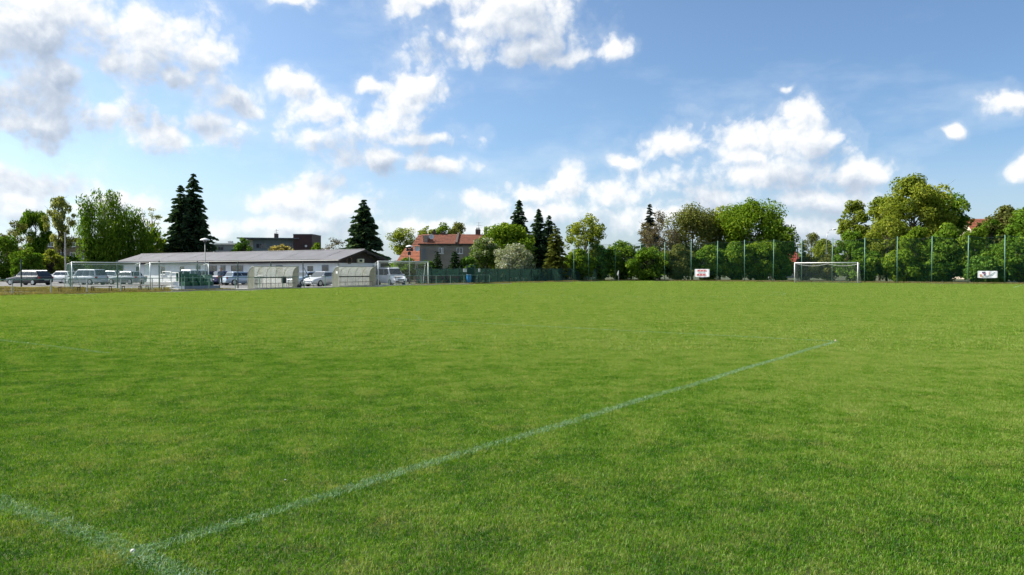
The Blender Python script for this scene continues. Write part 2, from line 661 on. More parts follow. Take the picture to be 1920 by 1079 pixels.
bk = MB()
us_, vs_ = list(np.arange(-6, 34.1, 1.0)), list(np.arange(50.6, 60.1, 0.6))
bk.add([tuple(P(u, v, bank_z(u, v) + 0.006)) for u in us_ for v in vs_],
       [(i * len(vs_) + j, (i + 1) * len(vs_) + j, (i + 1) * len(vs_) + j + 1, i * len(vs_) + j + 1) for i in range(len(us_) - 1) for j in range(len(vs_) - 1)])
tag(bk.build('bank', mat('bank soil', (0.12, 0.095, 0.055), 0.95, scale=0.9, color2=(0.075, 0.085, 0.03)), None, smooth=True), kind='structure')
verge = [(tuple(P(u, v, bank_z(u + 0.5, v + 0.5))), gv.randrange(4), PR) for u in np.arange(-4, 36, 1.0) for v in np.arange(50.6, 58.0, 1.0)]
verge += [((lambda p: (p.x, p.y, 0.0))(P(u, 50.9 + 0 * u)), gv.randrange(4), PR) for u in np.arange(58, 100, 1.0)]
verge += [((lambda p: (p.x, p.y, 0.0))(P(101 + dv, v)), gv.randrange(4), PR) for v in np.arange(-22, 52, 1.0) for dv in (0, 1, 2, 3)]
tile_field('rough_grass', tiles('verge_tile', 520, 1.0, 0.05, 0.20, 0.02, m_dry, 40, 0.9), verge, 'dry rough grass on the verge around the pitch')

# ------------------------------------------------------------------ chalk lines: whitened blades standing among the green ones
m_chalk = leafmat('chalk', (0.12, 0.25, 0.11), (0.27, 0.41, 0.27), (0.42, 0.53, 0.41), 0.25)


def chalk_line(path_uv, width, per_m, bw, seed):
    g = np.random.default_rng(seed)
    vs, fs, rs, o = [], [], [], 0
    for (a, b) in zip(path_uv[:-1], path_uv[1:]):
        A, B = P(*a), P(*b)
        L = (B - A).length
        n = max(int(L * per_m), 3)
        t = g.uniform(0, 1, n)
        w = np.clip(g.uniform(-0.5, 0.5, n) + g.normal(0, 0.12, n), -0.8, 0.8) * width
        dx, dy = (B - A).x / L, (B - A).y / L
        # worn line: thinner in places, its edge wandering a little
        s_ = t * L
        keep = 0.84 + 0.22 * np.sin(s_ * 2.3 + seed) * np.sin(s_ * 0.71 + 2 * seed) + 0.12 * np.sin(s_ * 9.1 + seed * 3)
        w = w + width * 0.12 * np.sin(s_ * 1.7 + seed)
        ok = g.uniform(0, 1, n) < keep
        t, w = t[ok], w[ok]
        n = len(t)
        v, f, r = blades(n, 1.0, 0.02, 0.042, bw, seed + 1, 0.9)
        base = np.stack([A.x + (B - A).x * t - dy * w, A.y + (B - A).y * t + dx * w, np.zeros(n)], 1)
        v = v.reshape(n, 6, 3)
        v = v - np.concatenate([(v[:, :1, :2] + v[:, 1:2, :2]) / 2, np.zeros((n, 1, 1))], 2) + base[:, None, :]
        vs.append(v.reshape(-1, 3))
        fs.append(f + o)
        rs.append(r)
        o += n * 6
    ob = np_mesh('pitch_marking', np.concatenate(vs), np.concatenate(fs), m_chalk, None, np.concatenate(rs))
    return tag(ob, kind='structure')


def arc(cu, cv, r, a0, a1, n=24):
    return [(cu + r * math.cos(a0 + (a1 - a0) * i / n), cv + r * math.sin(a0 + (a1 - a0) * i / n)) for i in range(n + 1)]


LEN, MID = 97.0, 20.15
chalk_line([(0, -9.0), (0, 3)], 0.155, 1300, 0.0042, 1)
chalk_line([(0, 3), (0, 20)], 0.155, 1200, 0.0042, 2)
chalk_line([(0, 0), (8, 0)], 0.13, 1150, 0.0042, 3)
chalk_line([(8, 0), (16.5, 0)], 0.12, 950, 0.006, 4)
chalk_line([(16.5, 0), (16.5, 14)], 0.12, 520, 0.010, 5)
chalk_line([(16.5, 14), (16.5, 40.3)], 0.12, 190, 0.013, 6)
chalk_line([(5.5, 10.99), (5.5, 29.3)], 0.12, 300, 0.008, 7)
a_d = math.acos(5.5 / 9.15)
chalk_line(arc(11, MID, 9.15, -a_d, a_d), 0.12, 110, 0.012, 8)
chalk_line(arc(LEN / 2, MID, 9.15, 0, 2 * PI, 48), 0.12, 110, 0.02, 9)
chalk_line([(LEN / 2, -8), (LEN / 2, 48.5)], 0.12, 30, 0.02, 10)
chalk_line([(LEN - 16.5, 0), (LEN - 16.5, 40.3)], 0.12, 40, 0.025, 11)
chalk_line([(LEN - 16.5, 0), (LEN, 0)], 0.12, 260, 0.03, 12)
chalk_line([(LEN, -9), (LEN, 48.5)], 0.12, 90, 0.025, 13)
chalk_line([(12, 48.5), (LEN, 48.5)], 0.12, 22, 0.02, 14)


# ------------------------------------------------------------------ trees
m_bark = mat('bark', (0.085, 0.068, 0.050), 0.95, scale=4.0, color2=(0.05, 0.04, 0.03), bump=0.5, bscale=12)
m_birch = mat('birch bark', (0.42, 0.40, 0.36), 0.9, scale=5.0, color2=(0.12, 0.11, 0.10), bump=0.3, bscale=12)
m_twig = mat('twigs', (0.15, 0.125, 0.095), 0.95, scale=4.0, color2=(0.11, 0.09, 0.07))

LEAF = {
    'fresh': leafmat('fresh leaves', (0.079, 0.151, 0.014), (0.194, 0.286, 0.025), (0.300, 0.372, 0.043), 0.42),
    'mid': leafmat('mid leaves', (0.062, 0.133, 0.015), (0.146, 0.250, 0.025), (0.257, 0.343, 0.044), 0.38),
    'deep': leafmat('deep leaves', (0.049, 0.112, 0.019), (0.122, 0.232, 0.034), (0.209, 0.341, 0.049), 0.32),
    'olive': leafmat('olive leaves', (0.100, 0.118, 0.032), (0.194, 0.208, 0.057), (0.272, 0.272, 0.086), 0.38),
    'lime': leafmat('lime leaves', (0.122, 0.172, 0.023), (0.264, 0.308, 0.043), (0.400, 0.415, 0.072), 0.45),
    'pale': leafmat('pale leaves', (0.169, 0.202, 0.058), (0.305, 0.325, 0.111), (0.416, 0.416, 0.169), 0.45),
    'brown': leafmat('budding brown leaves', (0.111, 0.091, 0.058), (0.215, 0.189, 0.117), (0.273, 0.260, 0.143), 0.35),
    'straw': leafmat('straw leaves', (0.260, 0.221, 0.078), (0.442, 0.377, 0.143), (0.520, 0.468, 0.221), 0.4),
    'bloom': leafmat('blossom', (0.13, 0.17, 0.06), (0.42, 0.44, 0.36), (0.66, 0.65, 0.60), 0.3),
    'bloomleaf': leafmat('blossom among leaves', (0.055, 0.11, 0.015), (0.16, 0.22, 0.05), (0.60, 0.60, 0.52), 0.35),
    'spruce': leafmat('spruce needles', (0.030, 0.059, 0.032), (0.078, 0.135, 0.065), (0.131, 0.193, 0.086), 0.25),
    'bluespruce': leafmat('blue spruce needles', (0.030, 0.045, 0.034), (0.075, 0.100, 0.075), (0.12, 0.15, 0.11), 0.15),
    'thuja': leafmat('thuja sprays', (0.078, 0.098, 0.018), (0.163, 0.182, 0.036), (0.234, 0.247, 0.052), 0.25),
    'darkthuja': leafmat('dark thuja sprays', (0.018, 0.039, 0.016), (0.044, 0.081, 0.026), (0.072, 0.117, 0.036), 0.15),
}


def leaf_quads(p, n, size, g, aspect=1.5, bend=None):
    """Quads centred on points p with normals n."""
    k = len(p)
    n = n / (np.linalg.norm(n, axis=1, keepdims=True) + 1e-9)
    r = g.normal(size=(k, 3))
    if bend is not None:
        r = bend + r * 0.25
    t = r - (r * n).sum(1, keepdims=True) * n
    t /= np.linalg.norm(t, axis=1, keepdims=True) + 1e-9
    b = np.cross(n, t)
    s = (size * g.uniform(0.6, 1.35, k))[:, None]
    a, c = t * s * aspect / 2, b * s / 2
    v = np.stack([p - a, p + c * 0.9, p + a, p - c * 0.9], 1).reshape(-1, 3)
    f = (np.arange(k) * 4)[:, None] + np.arange(4)
    return v, f


def tubes_np(segs, n=5):
    """Many tapered limbs in one mesh: each seg is a list of (point, radius)."""
    mb = MB()
    for s in segs:
        mb.tube([p for p, _ in s], [r for _, r in s], n, cap=False)
    return mb


def limb(a, b, r0, r1, g, sag=0.0, n=5):
    a, b = np.array(a, float), np.array(b, float)
    L = np.linalg.norm(b - a)
    out = []
    off = g.normal(size=3) * L * 0.06
    for i in range(n):
        t = i / (n - 1)
        p = a + (b - a) * t + off * math.sin(PI * t) + np.array([0, 0, 1]) * (sag * L * math.sin(PI * t))
        out.append((p, r0 + (r1 - r0) * t))
    return out


def leafy(name, label, cat, loc, H, rad, leaf, seed, base=0.22, n=5000, size=0.26, clumps=60, clump=0.33, bark=None, group=None,
          wide=0.55, droop=0.0, twigs=0, lean=0.0, stems=1, depth=1.0):
    """A broad-leaved tree: trunk and limbs, and a crown of leaf clumps with gaps between them.
    base: bare share of the height; wide: share of the crown height where it is widest; depth squeezes it front to back."""
    g = np.random.default_rng(seed)
    root = thing(name, label, cat, loc, 0.0, group)
    z0 = H * base
    ch = H - z0
    # clump centres: a lumpy egg, most of them near its skin
    if twigs < 60:
        clumps = int(clumps * 1.35)
        clump *= 1.18
    cc, cr = [], []
    while len(cc) < clumps:
        d = g.normal(size=3)
        d /= np.linalg.norm(d)
        t = g.uniform(0.35, 1.0) ** 0.55
        zt = 0.5 + 0.5 * d[2] * t
        prof = math.sin(PI * min(max(zt, 0.02), 0.98) ** (math.log(0.5) / math.log(wide))) ** 0.6
        h = math.hypot(d[0], d[1])
        w = rad * prof * t * (0.8 + 0.35 * g.uniform())
        x, y = d[0] / (h + 1e-6) * w * min(1, h * 1.25), d[1] / (h + 1e-6) * w * min(1, h * 1.25) * depth
        r = rad * clump * g.uniform(0.65, 1.25)
        z = z0 + ch * zt
        z = min(z, H - r * 0.55)
        cc.append((x + lean * z, y, z))
        cr.append(r)
    cc, cr = np.array(cc), np.array(cr)
    segs = []
    tr = max(0.09, H * 0.016)
    for s in range(stems):
        ox = (s - (stems - 1) / 2) * rad * 0.22
        pts = []
        hh = H * (0.80 if stems == 1 else 0.72)
        for i in range(7):
            t = i / 6
            pts.append((np.array([ox * (0.4 + t * 1.3) + lean * hh * t + g.normal() * 0.04 * H * 0.12, g.normal() * 0.03 * H * 0.12, hh * t - 0.1]), tr * (1.15 - t * 0.95) / math.sqrt(stems)))
        segs.append(pts)
        order = g.permutation(clumps)[:max(9, clumps // 2)]
        for i in order:
            c = cc[i]
            za = min(max(c[2] - math.hypot(c[0], c[1]) * g.uniform(0.5, 1.0) - 0.4, z0 * 0.7), hh * 0.95)
            t = za / hh
            a = pts[min(int(t * 6), 5)][0].copy()
            a[2] = za
            segs.append(limb(a, c + np.array([0, 0, cr[i] * 0.3]), tr * 0.42 * (1.1 - t) + 0.02, 0.015, g, 0.06))
    for i in range(twigs):
        c = cc[g.integers(clumps)]
        d = g.normal(size=3)
        d[2] = abs(d[2]) * 0.8 + 0.25
        d /= np.linalg.norm(d)
        segs.append(limb(c, c + d * rad * g.uniform(0.25, 0.55), 0.022, 0.008, g, 0.0, 3))
    tubes_np(segs).build('trunk', bark or m_bark, root, smooth=True)
    # leaves
    n = int(n * 2.1)
    pick = g.choice(clumps, n, p=cr ** 2 / (cr ** 2).sum())
    d = g.normal(size=(n, 3))
    d /= np.linalg.norm(d, axis=1, keepdims=True)
    rr = cr[pick] * g.uniform(0.25, 1.0, n) ** 0.5
    p = cc[pick] + d * rr[:, None] * np.array([1, 1, 0.78])
    bend = None
    if droop > 0:
        p[:, 2] -= g.uniform(0, 1, n) ** 1.5 * droop
        bend = np.tile(np.array([0, 0, -1.0]), (n, 1))
    p[:, 2] = np.maximum(p[:, 2], 0.15)
    nrm = d * 0.7 + g.normal(size=(n, 3)) * 0.65 + np.array([0, 0, 0.35])
    v, f = leaf_quads(p, nrm, size, g, 3.0 if droop else 1.4, bend)
    tone = g.uniform(0, 1, clumps)[pick] * 0.5 + g.uniform(0, 1, n) * 0.5
    np_mesh('crown', v, f, LEAF[leaf], root, np.repeat(tone, 4))
    return root


def conifer(name, label, cat, loc, H, rad, leaf, seed, base=0.06, n_whorl=34, per=8, droop=0.35, size=0.42, power=0.9, group=None, narrow=False):
    """A spruce: whorls of drooping boughs with hanging sprays of needles."""
    g = np.random.default_rng(seed)
    root = thing(name, label, cat, loc, 0.0, group)
    segs = [[(np.array([0, 0, -0.1]), H * 0.014 + 0.05), (np.array([0, 0, H * 0.5]), H * 0.008 + 0.03), (np.array([0, 0, H * 0.985]), 0.015)]]
    P_, N_, B_, T_, S_ = [], [], [], [], []
    for i in range(n_whorl):
        t = (i + g.uniform(-0.3, 0.3)) / n_whorl
        t = min(max(t, 0.0), 0.985)
        z = H * (base + (1 - base) * t)
        L0 = rad * 1.1 * (1 - t) ** power + 0.10
        k = max(5, int(per * 1.25 * (0.55 + 0.6 * (1 - t))))
        a0 = g.uniform(0, 2 * PI)
        wh = g.uniform(0.82, 1.08)
        for j in range(k):
            a = a0 + 2 * PI * j / k + g.uniform(-0.25, 0.25)
            L = L0 * g.uniform(0.55, 1.15) * wh
            zj = z + g.uniform(-0.6, 0.6) * H / n_whorl
            zj = min(zj, H * 0.985)
            out = np.array([math.cos(a), math.sin(a), 0])
            side = np.array([-math.sin(a), math.cos(a), 0])
            dr = droop * (0.5 + 0.8 * (1 - t)) * L

            def bough(s):
                return np.array([0, 0, zj]) + out * L * s + np.array([0, 0, 1]) * (0.12 * L * math.sin(PI * s * 0.6) - dr * s ** 1.4 + 0.22 * dr * max(0, s - 0.6) ** 1 * 2.0)
            if L > 0.5:
                segs.append([(bough(s), 0.035 * (1 - s) * (0.4 + L / 4) + 0.006) for s in (0, 0.5, 1)])
            m = max(3, int(L / 0.24))
            tone = g.uniform(0, 1)
            for q_ in range(m):
                s = (q_ + 0.8) / m
                w = (1 - s * 0.72) * 0.36 * min(L, 2.2) * 0.5
                for sd in (-1, 1, 0):
                    c = bough(s) + side * sd * w * g.uniform(0.4, 1.1)
                    c[2] -= abs(sd) * w * 0.25 + (0.12 * size if sd == 0 else 0)
                    P_.append(c)
                    N_.append(np.array([0, 0, 1.0]) + out * g.uniform(-0.4, 0.5) + side * (sd * 0.5 + g.normal() * 0.45) if sd else side + g.normal(size=3) * 0.3)
                    B_.append(out + side * sd * 0.9 + np.array([0, 0, -0.35]))
                    T_.append(0.55 * tone + 0.45 * g.uniform())
                    S_.append(min(1.15, 0.42 + L * 0.42))
    p, nn, bb = np.array(P_), np.array(N_), np.array(B_)
    v, f = leaf_quads(p, nn, size * np.array(S_), g, 1.7, bb)
    tubes_np(segs, 4).build('trunk', m_bark, root)
    np_mesh('crown', v, f, LEAF[leaf], root, np.repeat(np.array(T_), 4))
    return root


def shrub(name, label, loc, H, rad, leaf, seed, n=1800, size=0.24, group=None, cat='shrub', depth=0.8, twigs=0):
    return leafy(name, label, cat, loc, H * 1.04, rad * 1.06, leaf, seed, base=0.02, n=int(n * 1.25), size=size, clumps=46, clump=0.25, group=group, wide=0.5, stems=3, depth=depth, twigs=max(twigs, 22))


def PX(half, dist):
    return half / F * dist


def T(fn, name, label, px, top, dist, half, leaf, seed, **kw):
    H = hgt(top, dist)
    rad = PX(half, dist)
    if fn is shrub:
        return shrub(name, label, at(px, dist), H, rad, leaf, seed, **kw)
    if fn is conifer:
        return conifer(name, label, kw.pop('cat', 'spruce'), at(px, dist), H, rad, leaf, seed, **kw)
    return leafy(name, label, kw.pop('cat', 'tree'), at(px, dist), H, rad, leaf, seed, **kw)


# --- behind the car park
T(leafy, 'bare_tree', 'thin half bare tree at the edge of the car park beside the dark estate car', 30, 412, 116, 26, 'olive', 101, n=1300, size=0.2, twigs=60, clumps=30, base=0.15)
T(leafy, 'young_tree', 'loose grey green tree rising over the bonnet of the dark estate car', 68, 377, 122, 24, 'mid', 102, n=3000, size=0.2, clumps=40, base=0.14, twigs=30, droop=0.8)
T(leafy, 'birch_tree', 'sparse pale green birch in front of the brown house', 115, 364, 118, 28, 'pale', 103, n=1900, size=0.17, clumps=44, clump=0.24, base=0.34, twigs=60, stems=2, droop=0.5)
T(leafy, 'weeping_birch', 'large dense weeping tree with hanging dark green curtains of twigs', 196, 347, 116, 48, 'mid', 104, n=8000, size=0.16, clumps=50, clump=0.21, base=0.2, droop=4.6, wide=0.6, bark=m_birch)
T(leafy, 'broad_tree', 'rounded dark green tree leaning against the large weeping tree', 250, 388, 120, 40, 'mid', 105, n=4200, size=0.19, droop=2.6, base=0.1)
T(leafy, 'birch_tree', 'slender bare topped birch showing between weeping tree and twin spruces', 287, 387, 140, 17, 'pale', 106, n=700, size=0.18, clumps=30, twigs=60, base=0.3)
T(shrub, 'shrub', 'bright green bush below the slender bare topped birch', 290, 432, 124, 24, 'fresh', 107, n=2600)
T(shrub, 'shrub', 'low dark bush at the corner of the car park verge', 8, 446, 112, 34, 'mid', 108, n=2400)
T(shrub, 'shrub', 'green bush directly behind the dark estate car', 50, 466, 106, 26, 'mid', 109, n=1900)
T(shrub, 'shrub', 'yellowish bush under the sparse pale birch', 96, 470, 112, 24, 'lime', 110, n=1300)
T(shrub, 'shrub', 'dark bush under the brown house windows', 132, 480, 122, 28, 'deep', 111, n=1500)
T(shrub, 'shrub', 'bare brownish scrub past the end of the car park', -34, 450, 112, 34, 'brown', 112, n=1500, twigs=60)
T(conifer, 'spruce_tree', 'tallest spruce, the darker of the twin pair behind the clubhouse roof', 364, 324, 128, 46, 'spruce', 120, n_whorl=38, per=12, droop=0.42, size=0.5, power=0.78)
T(conifer, 'spruce_tree', 'shorter spruce of the twin pair, half merged with the taller one', 340, 346, 127, 37, 'spruce', 121, n_whorl=34, per=11, droop=0.38, size=0.48, power=0.75)
T(conifer, 'spruce_tree', 'broad dark spruce standing alone behind the clubhouse gable', 682, 374, 112, 46, 'spruce', 122, n_whorl=28, per=12, droop=0.22, size=0.52, power=0.75)
T(shrub, 'shrub', 'dark green bush beside the grey modern house', 455, 450, 124, 22, 'deep', 123, n=1500)
T(shrub, 'shrub', 'straw yellow shrub in front of the grey modern house', 527, 459, 124, 24, 'straw', 124, n=1200, twigs=60)
T(leafy, 'young_tree', 'small bright green tree next to the dark brick tower', 599, 453, 138, 13, 'fresh', 125, n=1200, clumps=20, base=0.2)
T(leafy, 'bare_tree', 'greyish bare budding tree between the small green tree and lone spruce', 626, 446, 135, 20, 'brown', 126, n=500, size=0.16, twigs=170, clumps=24, base=0.3)
# --- around the stucco house
for i, (px, top, half, leaf, lab) in enumerate([
        (757, 427, 26, 'lime', 'pale green tree with dark bare stems at the end of the tiled roof'),
        (801, 424, 17, 'lime', 'pale round tree top above the hip of the tiled roof'),
        (830, 419, 18, 'fresh', 'green tree top above the middle of the tiled roof'),
        (858, 418, 20, 'olive', 'brownish tree top above the roof near the television aerial'),
        (945, 418, 14, 'pale', 'faint pale tree top behind the big green garden tree')]):
    T(leafy, 'garden_tree', lab, px, top, 165, half, leaf, 130 + i, n=1900, size=0.26, clumps=36, base=0.42, stems=2, twigs=20, group='pale trees behind the stucco house')
T(conifer, 'conifer', 'small dark cone shaped conifer below the open window', 820, 472, 106, 13, 'darkthuja', 140, cat='conifer', n_whorl=18, per=8, droop=0.1, size=0.26, power=0.6)
T(conifer, 'conifer', 'wider dark conifer below the closed window', 853, 471, 106, 16, 'darkthuja', 141, cat='conifer', n_whorl=18, per=9, droop=0.1, size=0.28, power=0.6)
T(shrub, 'shrub', 'dark low bush beside the blossoming garden tree', 880, 482, 106, 18, 'deep', 142, n=1100)
T(shrub, 'shrub', 'dark low bush between the goal and the small conifer', 800, 490, 106, 18, 'deep', 143, n=900)
T(shrub, 'shrub', 'green hedge bush below the low tiled roof', 762, 486, 106, 22, 'mid', 147, n=1100)
T(leafy, 'garden_tree', 'big leafy bright green garden tree beside the stucco house', 948, 423, 116, 50, 'fresh', 144, n=6500, size=0.26, base=0.15, clumps=56)
T(leafy, 'blossom_tree', 'green tree flecked with white blossom in front of the stucco house', 908, 446, 110, 26, 'bloomleaf', 145, n=3200, size=0.2, base=0.15)
T(leafy, 'blossom_tree', 'round tree covered in greyish white blossom behind the green screen fence', 964, 459, 106, 34, 'bloom', 146, n=4500, size=0.17, base=0.12)
T(conifer, 'spruce_tree', 'tall pointed spruce behind the big leafy garden tree', 973, 373, 132, 34, 'spruce', 150, n_whorl=32, per=11, droop=0.25, size=0.48, power=0.8)
T(conifer, 'spruce_tree', 'narrow spruce with the sharper tip beside the pear tree', 1010, 391, 124, 29, 'spruce', 151, n_whorl=30, per=11, droop=0.22, size=0.46, power=0.8)
T(conifer, 'spruce_tree', 'blunter dark spruce fused to the narrow one', 1029, 402, 125, 25, 'spruce', 152, n_whorl=26, per=9, droop=0.22, size=0.44, power=0.7)
T(conifer, 'conifer', 'yellow green columnar conifer at the end of the screen fence', 1042, 424, 110, 21, 'thuja', 153, cat='conifer', n_whorl=26, per=10, droop=0.08, size=0.34, power=0.5)
T(leafy, 'pear_tree', 'tall airy pear tree with bare side branches above the fence corner', 1098, 392, 118, 33, 'lime', 154, n=3300, size=0.22, clumps=52, clump=0.26, base=0.12, twigs=58, wide=0.5)
T(shrub, 'shrub', 'bright green bush at the foot of the pear tree', 1086, 470, 113, 28, 'fresh', 155, n=2000)
T(shrub, 'shrub', 'dark bush behind the tall fence corner post', 1126, 462, 118, 26, 'deep', 156, n=2200)
T(shrub, 'shrub', 'dark dense bush behind the white corner flag', 1166, 456, 122, 36, 'mid', 157, n=3400)
# --- the wood behind the tall ball stop fence
T(conifer, 'spruce_tree', 'grey blue spruce peeping over the brown budding tree', 1218, 378, 140, 30, 'bluespruce', 160, n_whorl=26, per=8, droop=0.25, size=0.5)
T(leafy, 'budding_tree', 'brownish budding tree with hazy bare twigs behind the tall fence', 1236, 398, 122, 40, 'brown', 161, n=3600, size=0.17, clumps=60, clump=0.24, base=0.12, twigs=240)
T(leafy, 'broad_tree', 'olive green tree behind the fence, beside the brown budding tree', 1298, 384, 124, 46, 'olive', 162, n=6500, size=0.23, clumps=60, base=0.12, twigs=40)
T(leafy, 'broad_tree', 'yellowish green tree filling the middle of the tree group', 1350, 383, 126, 44, 'lime', 163, n=5500, size=0.25, base=0.15, clumps=56)
T(leafy, 'broad_tree', 'largest dense green tree among the trees before the red roof', 1408, 373, 122, 56, 'fresh', 164, n=8500, size=0.26, base=0.12, clumps=64)
T(leafy, 'broad_tree', 'green tree sloping down to the red roof behind the goal', 1455, 412, 119, 34, 'mid', 165, n=5000, size=0.25, base=0.08)
for i, (px, top, half, leaf, lab) in enumerate([
        (1216, 466, 34, 'mid', 'dark bush at the foot of the brown budding tree'),
        (1272, 462, 36, 'olive', 'dark bush behind the fence just before the red lettered banner'),
        (1325, 464, 36, 'mid', 'dark green bush directly behind the red lettered banner'),
        (1378, 456, 38, 'mid', 'dark bush in the middle of the tall fence'),
        (1428, 458, 38, 'fresh', 'dark bush under the large dense green tree'),
        (1462, 480, 24, 'mid', 'bush in front of the red roofed house')]):
    T(shrub, 'shrub', lab, px, top, 114, half, leaf, 170 + i, n=3000, group='undergrowth bushes behind the ball stop fence')
T(conifer, 'conifer', 'small dark conifer beyond the far goal', 1505, 452, 150, 12, 'spruce', 180, cat='conifer', n_whorl=18, per=8, size=0.4, droop=0.2)
T(leafy, 'young_tree', 'pale thin tree beyond the far goal', 1521, 437, 165, 20, 'olive', 181, n=1500, size=0.24, clumps=30, base=0.1, twigs=30)
T(leafy, 'young_tree', 'light green tree beside the curved street lamp', 1546, 449, 140, 24, 'lime', 182, n=2400, size=0.24, clumps=34, base=0.08)
T(shrub, 'shrub', 'brownish scrub seen through the far goal net, near its red roof post', 1508, 486, 120, 30, 'brown', 183, n=2200, twigs=80)
T(shrub, 'shrub', 'olive scrub seen through the middle of the far goal net', 1556, 480, 116, 34, 'olive', 184, n=2400, twigs=40)
T(leafy, 'broad_tree', 'slim light green tree next to the curved street lamp', 1602, 374, 114, 27, 'lime', 185, n=3300, size=0.25, clumps=40, base=0.18, twigs=30)
T(leafy, 'broad_tree', 'light green tree leaning on the tallest tree of the wood', 1648, 370, 118, 27, 'lime', 186, n=3300, size=0.25, clumps=44, base=0.2, twigs=20)
T(leafy, 'broad_tree', 'tallest tree of the wood with dark limbs and yellow green leaves', 1712, 329, 112, 62, 'lime', 187, n=10500, size=0.27, clumps=90, clump=0.25, base=0.14, twigs=30)
T(leafy, 'broad_tree', 'full green tree behind the tallest tree of the wood', 1772, 347, 117, 38, 'mid', 188, n=6500, size=0.27, clumps=56, base=0.12)
T(leafy, 'broad_tree', 'low spreading yellow green tree just behind the goal post', 1662, 404, 106, 46, 'lime', 189, n=5500, size=0.23, clumps=60, clump=0.27, base=0.08, twigs=30)
for i, (px, top, half, dist, leaf, lab) in enumerate([
        (1596, 436, 32, 108, 'mid', 'green bush beside the slim light green tree'),
        (1625, 468, 30, 103, 'mid', 'low green bush close behind the fence by the goal'),
        (1720, 432, 40, 101, 'fresh', 'bright green bush in front of the tallest tree'),
        (1775, 424, 40, 100, 'mid', 'tall green bush in front of the full green tree'),
        (1826, 430, 36, 98, 'fresh', 'green bush in front of the orange roof'),
        (1690, 470, 38, 100, 'fresh', 'dark low bush at the fence under the tallest tree'),
        (1750, 474, 38, 99, 'mid', 'dark low bush at the fence beside the silver lettered banner'),
        (1870, 462, 36, 96, 'mid', 'green bush above the silver lettered banner'),
        (1850, 484, 40, 95, 'deep', 'dark low bush directly behind the silver lettered banner'),
        (1860, 418, 30, 104, 'mid', 'tall green bush covering the middle of the orange roof'),
        (1915, 450, 40, 93, 'mid', 'green bush at the last fence post in view'),
        (1965, 452, 40, 93, 'mid', 'green bush past the last fence post in view')]):
    T(shrub, 'shrub', lab, px, top, dist, half, leaf, 190 + i, n=2600, group='bushes at the edge of the wood')
T(leafy, 'broad_tree', 'reddish green tree over the orange roof', 1882, 388, 105, 36, 'olive', 210, n=5000, size=0.25, clumps=44, base=0.15)
T(leafy, 'broad_tree', 'green tree at the edge of the photograph above the last fence post', 1930, 385, 100, 34, 'mid', 211, n=4500, size=0.25, clumps=48, base=0.12)
T(leafy, 'broad_tree', 'green tree standing past the edge of the wood', 2010, 380, 98, 44, 'mid', 212, n=4000, size=0.27, clumps=44, base=0.12)


# a far-off belt of trees closes the horizon between the houses
def far_belt():
    g = np.random.default_rng(77)
    n = 26000
    ang = g.uniform(-0.85, 0.85, n)
    dist = g.uniform(215, 245, n)
    topz = 4.2 + 1.6 * np.sin(ang * 23) + 1.2 * np.sin(ang * 61 + 1) + 0.8 * np.sin(ang * 140 + 2)
    z = g.uniform(0, 1, n) ** 0.8 * np.maximum(topz, 1.5)
    p = np.stack([np.sin(ang) * dist, np.cos(ang) * dist, z], 1)
    v, f = leaf_quads(p, g.normal(size=(n, 3)), 0.75, g)
    o = np_mesh('distant_trees', v, f, LEAF['mid'], None, np.repeat(g.uniform(0, 1, n), 4))
    tag(o, 'far belt of trees along the horizon', 'trees', kind='stuff')


far_belt()


# ------------------------------------------------------------------ buildings
m_white = mat('white render', (0.74, 0.75, 0.75), 0.85, scale=0.7, color2=(0.64, 0.65, 0.66), bump=0.1)
m_plank = mat('stained boards', (0.030, 0.020, 0.016), 0.75, scale=2.0, color2=(0.018, 0.013, 0.011))
m_felt = mat('grey roof sheet', (0.115, 0.115, 0.128), 0.75, scale=0.5, color2=(0.085, 0.085, 0.095), bump=0.15, bscale=6)
m_glass = mat('window glass', (0.035, 0.042, 0.050), 0.06, spec=0.9)
m_frame = mat('white window frame', (0.78, 0.78, 0.76), 0.45)
m_dframe = mat('grey window frame', (0.16, 0.18, 0.20), 0.5)
m_stucco = mat('brown stucco', (0.30, 0.265, 0.225), 0.95, scale=0.6, color2=(0.235, 0.205, 0.178), bump=0.35, bscale=30)
m_tile = mat('red roof tiles', (0.27, 0.095, 0.052), 0.85, scale=1.8, color2=(0.17, 0.065, 0.040))
m_tile2 = mat('orange roof tiles', (0.33, 0.105, 0.045), 0.85, scale=1.8, color2=(0.22, 0.075, 0.04))
m_brickd = mat('dark chimney brick', (0.085, 0.060, 0.052), 0.9, scale=4, color2=(0.05, 0.04, 0.036))
m_greyw = mat('slate blue render', (0.165, 0.20, 0.225), 0.8, scale=0.8, color2=(0.135, 0.165, 0.19))
m_tower = mat('dark red cladding', (0.060, 0.020, 0.018), 0.6, scale=1.2, color2=(0.042, 0.015, 0.015))
m_cream = mat('cream render', (0.52, 0.44, 0.34), 0.85, scale=0.8, color2=(0.44, 0.36, 0.28))
m_metal = mat('galvanised steel', (0.42, 0.44, 0.45), 0.45, metal=0.6)
m_dark = mat('black painted metal', (0.020, 0.022, 0.022), 0.5)
m_green = mat('green painted steel', (0.055, 0.165, 0.105), 0.5, scale=3, color2=(0.045, 0.135, 0.09))
m_palegreen = mat('weathered green steel', (0.17, 0.29, 0.22), 0.5, scale=2.0, color2=(0.13, 0.23, 0.18))
m_dkgreen = mat('dark green steel', (0.012, 0.040, 0.032), 0.55)
m_whitep = mat('white painted steel', (0.80, 0.80, 0.77), 0.4, scale=3, color2=(0.70, 0.70, 0.66))


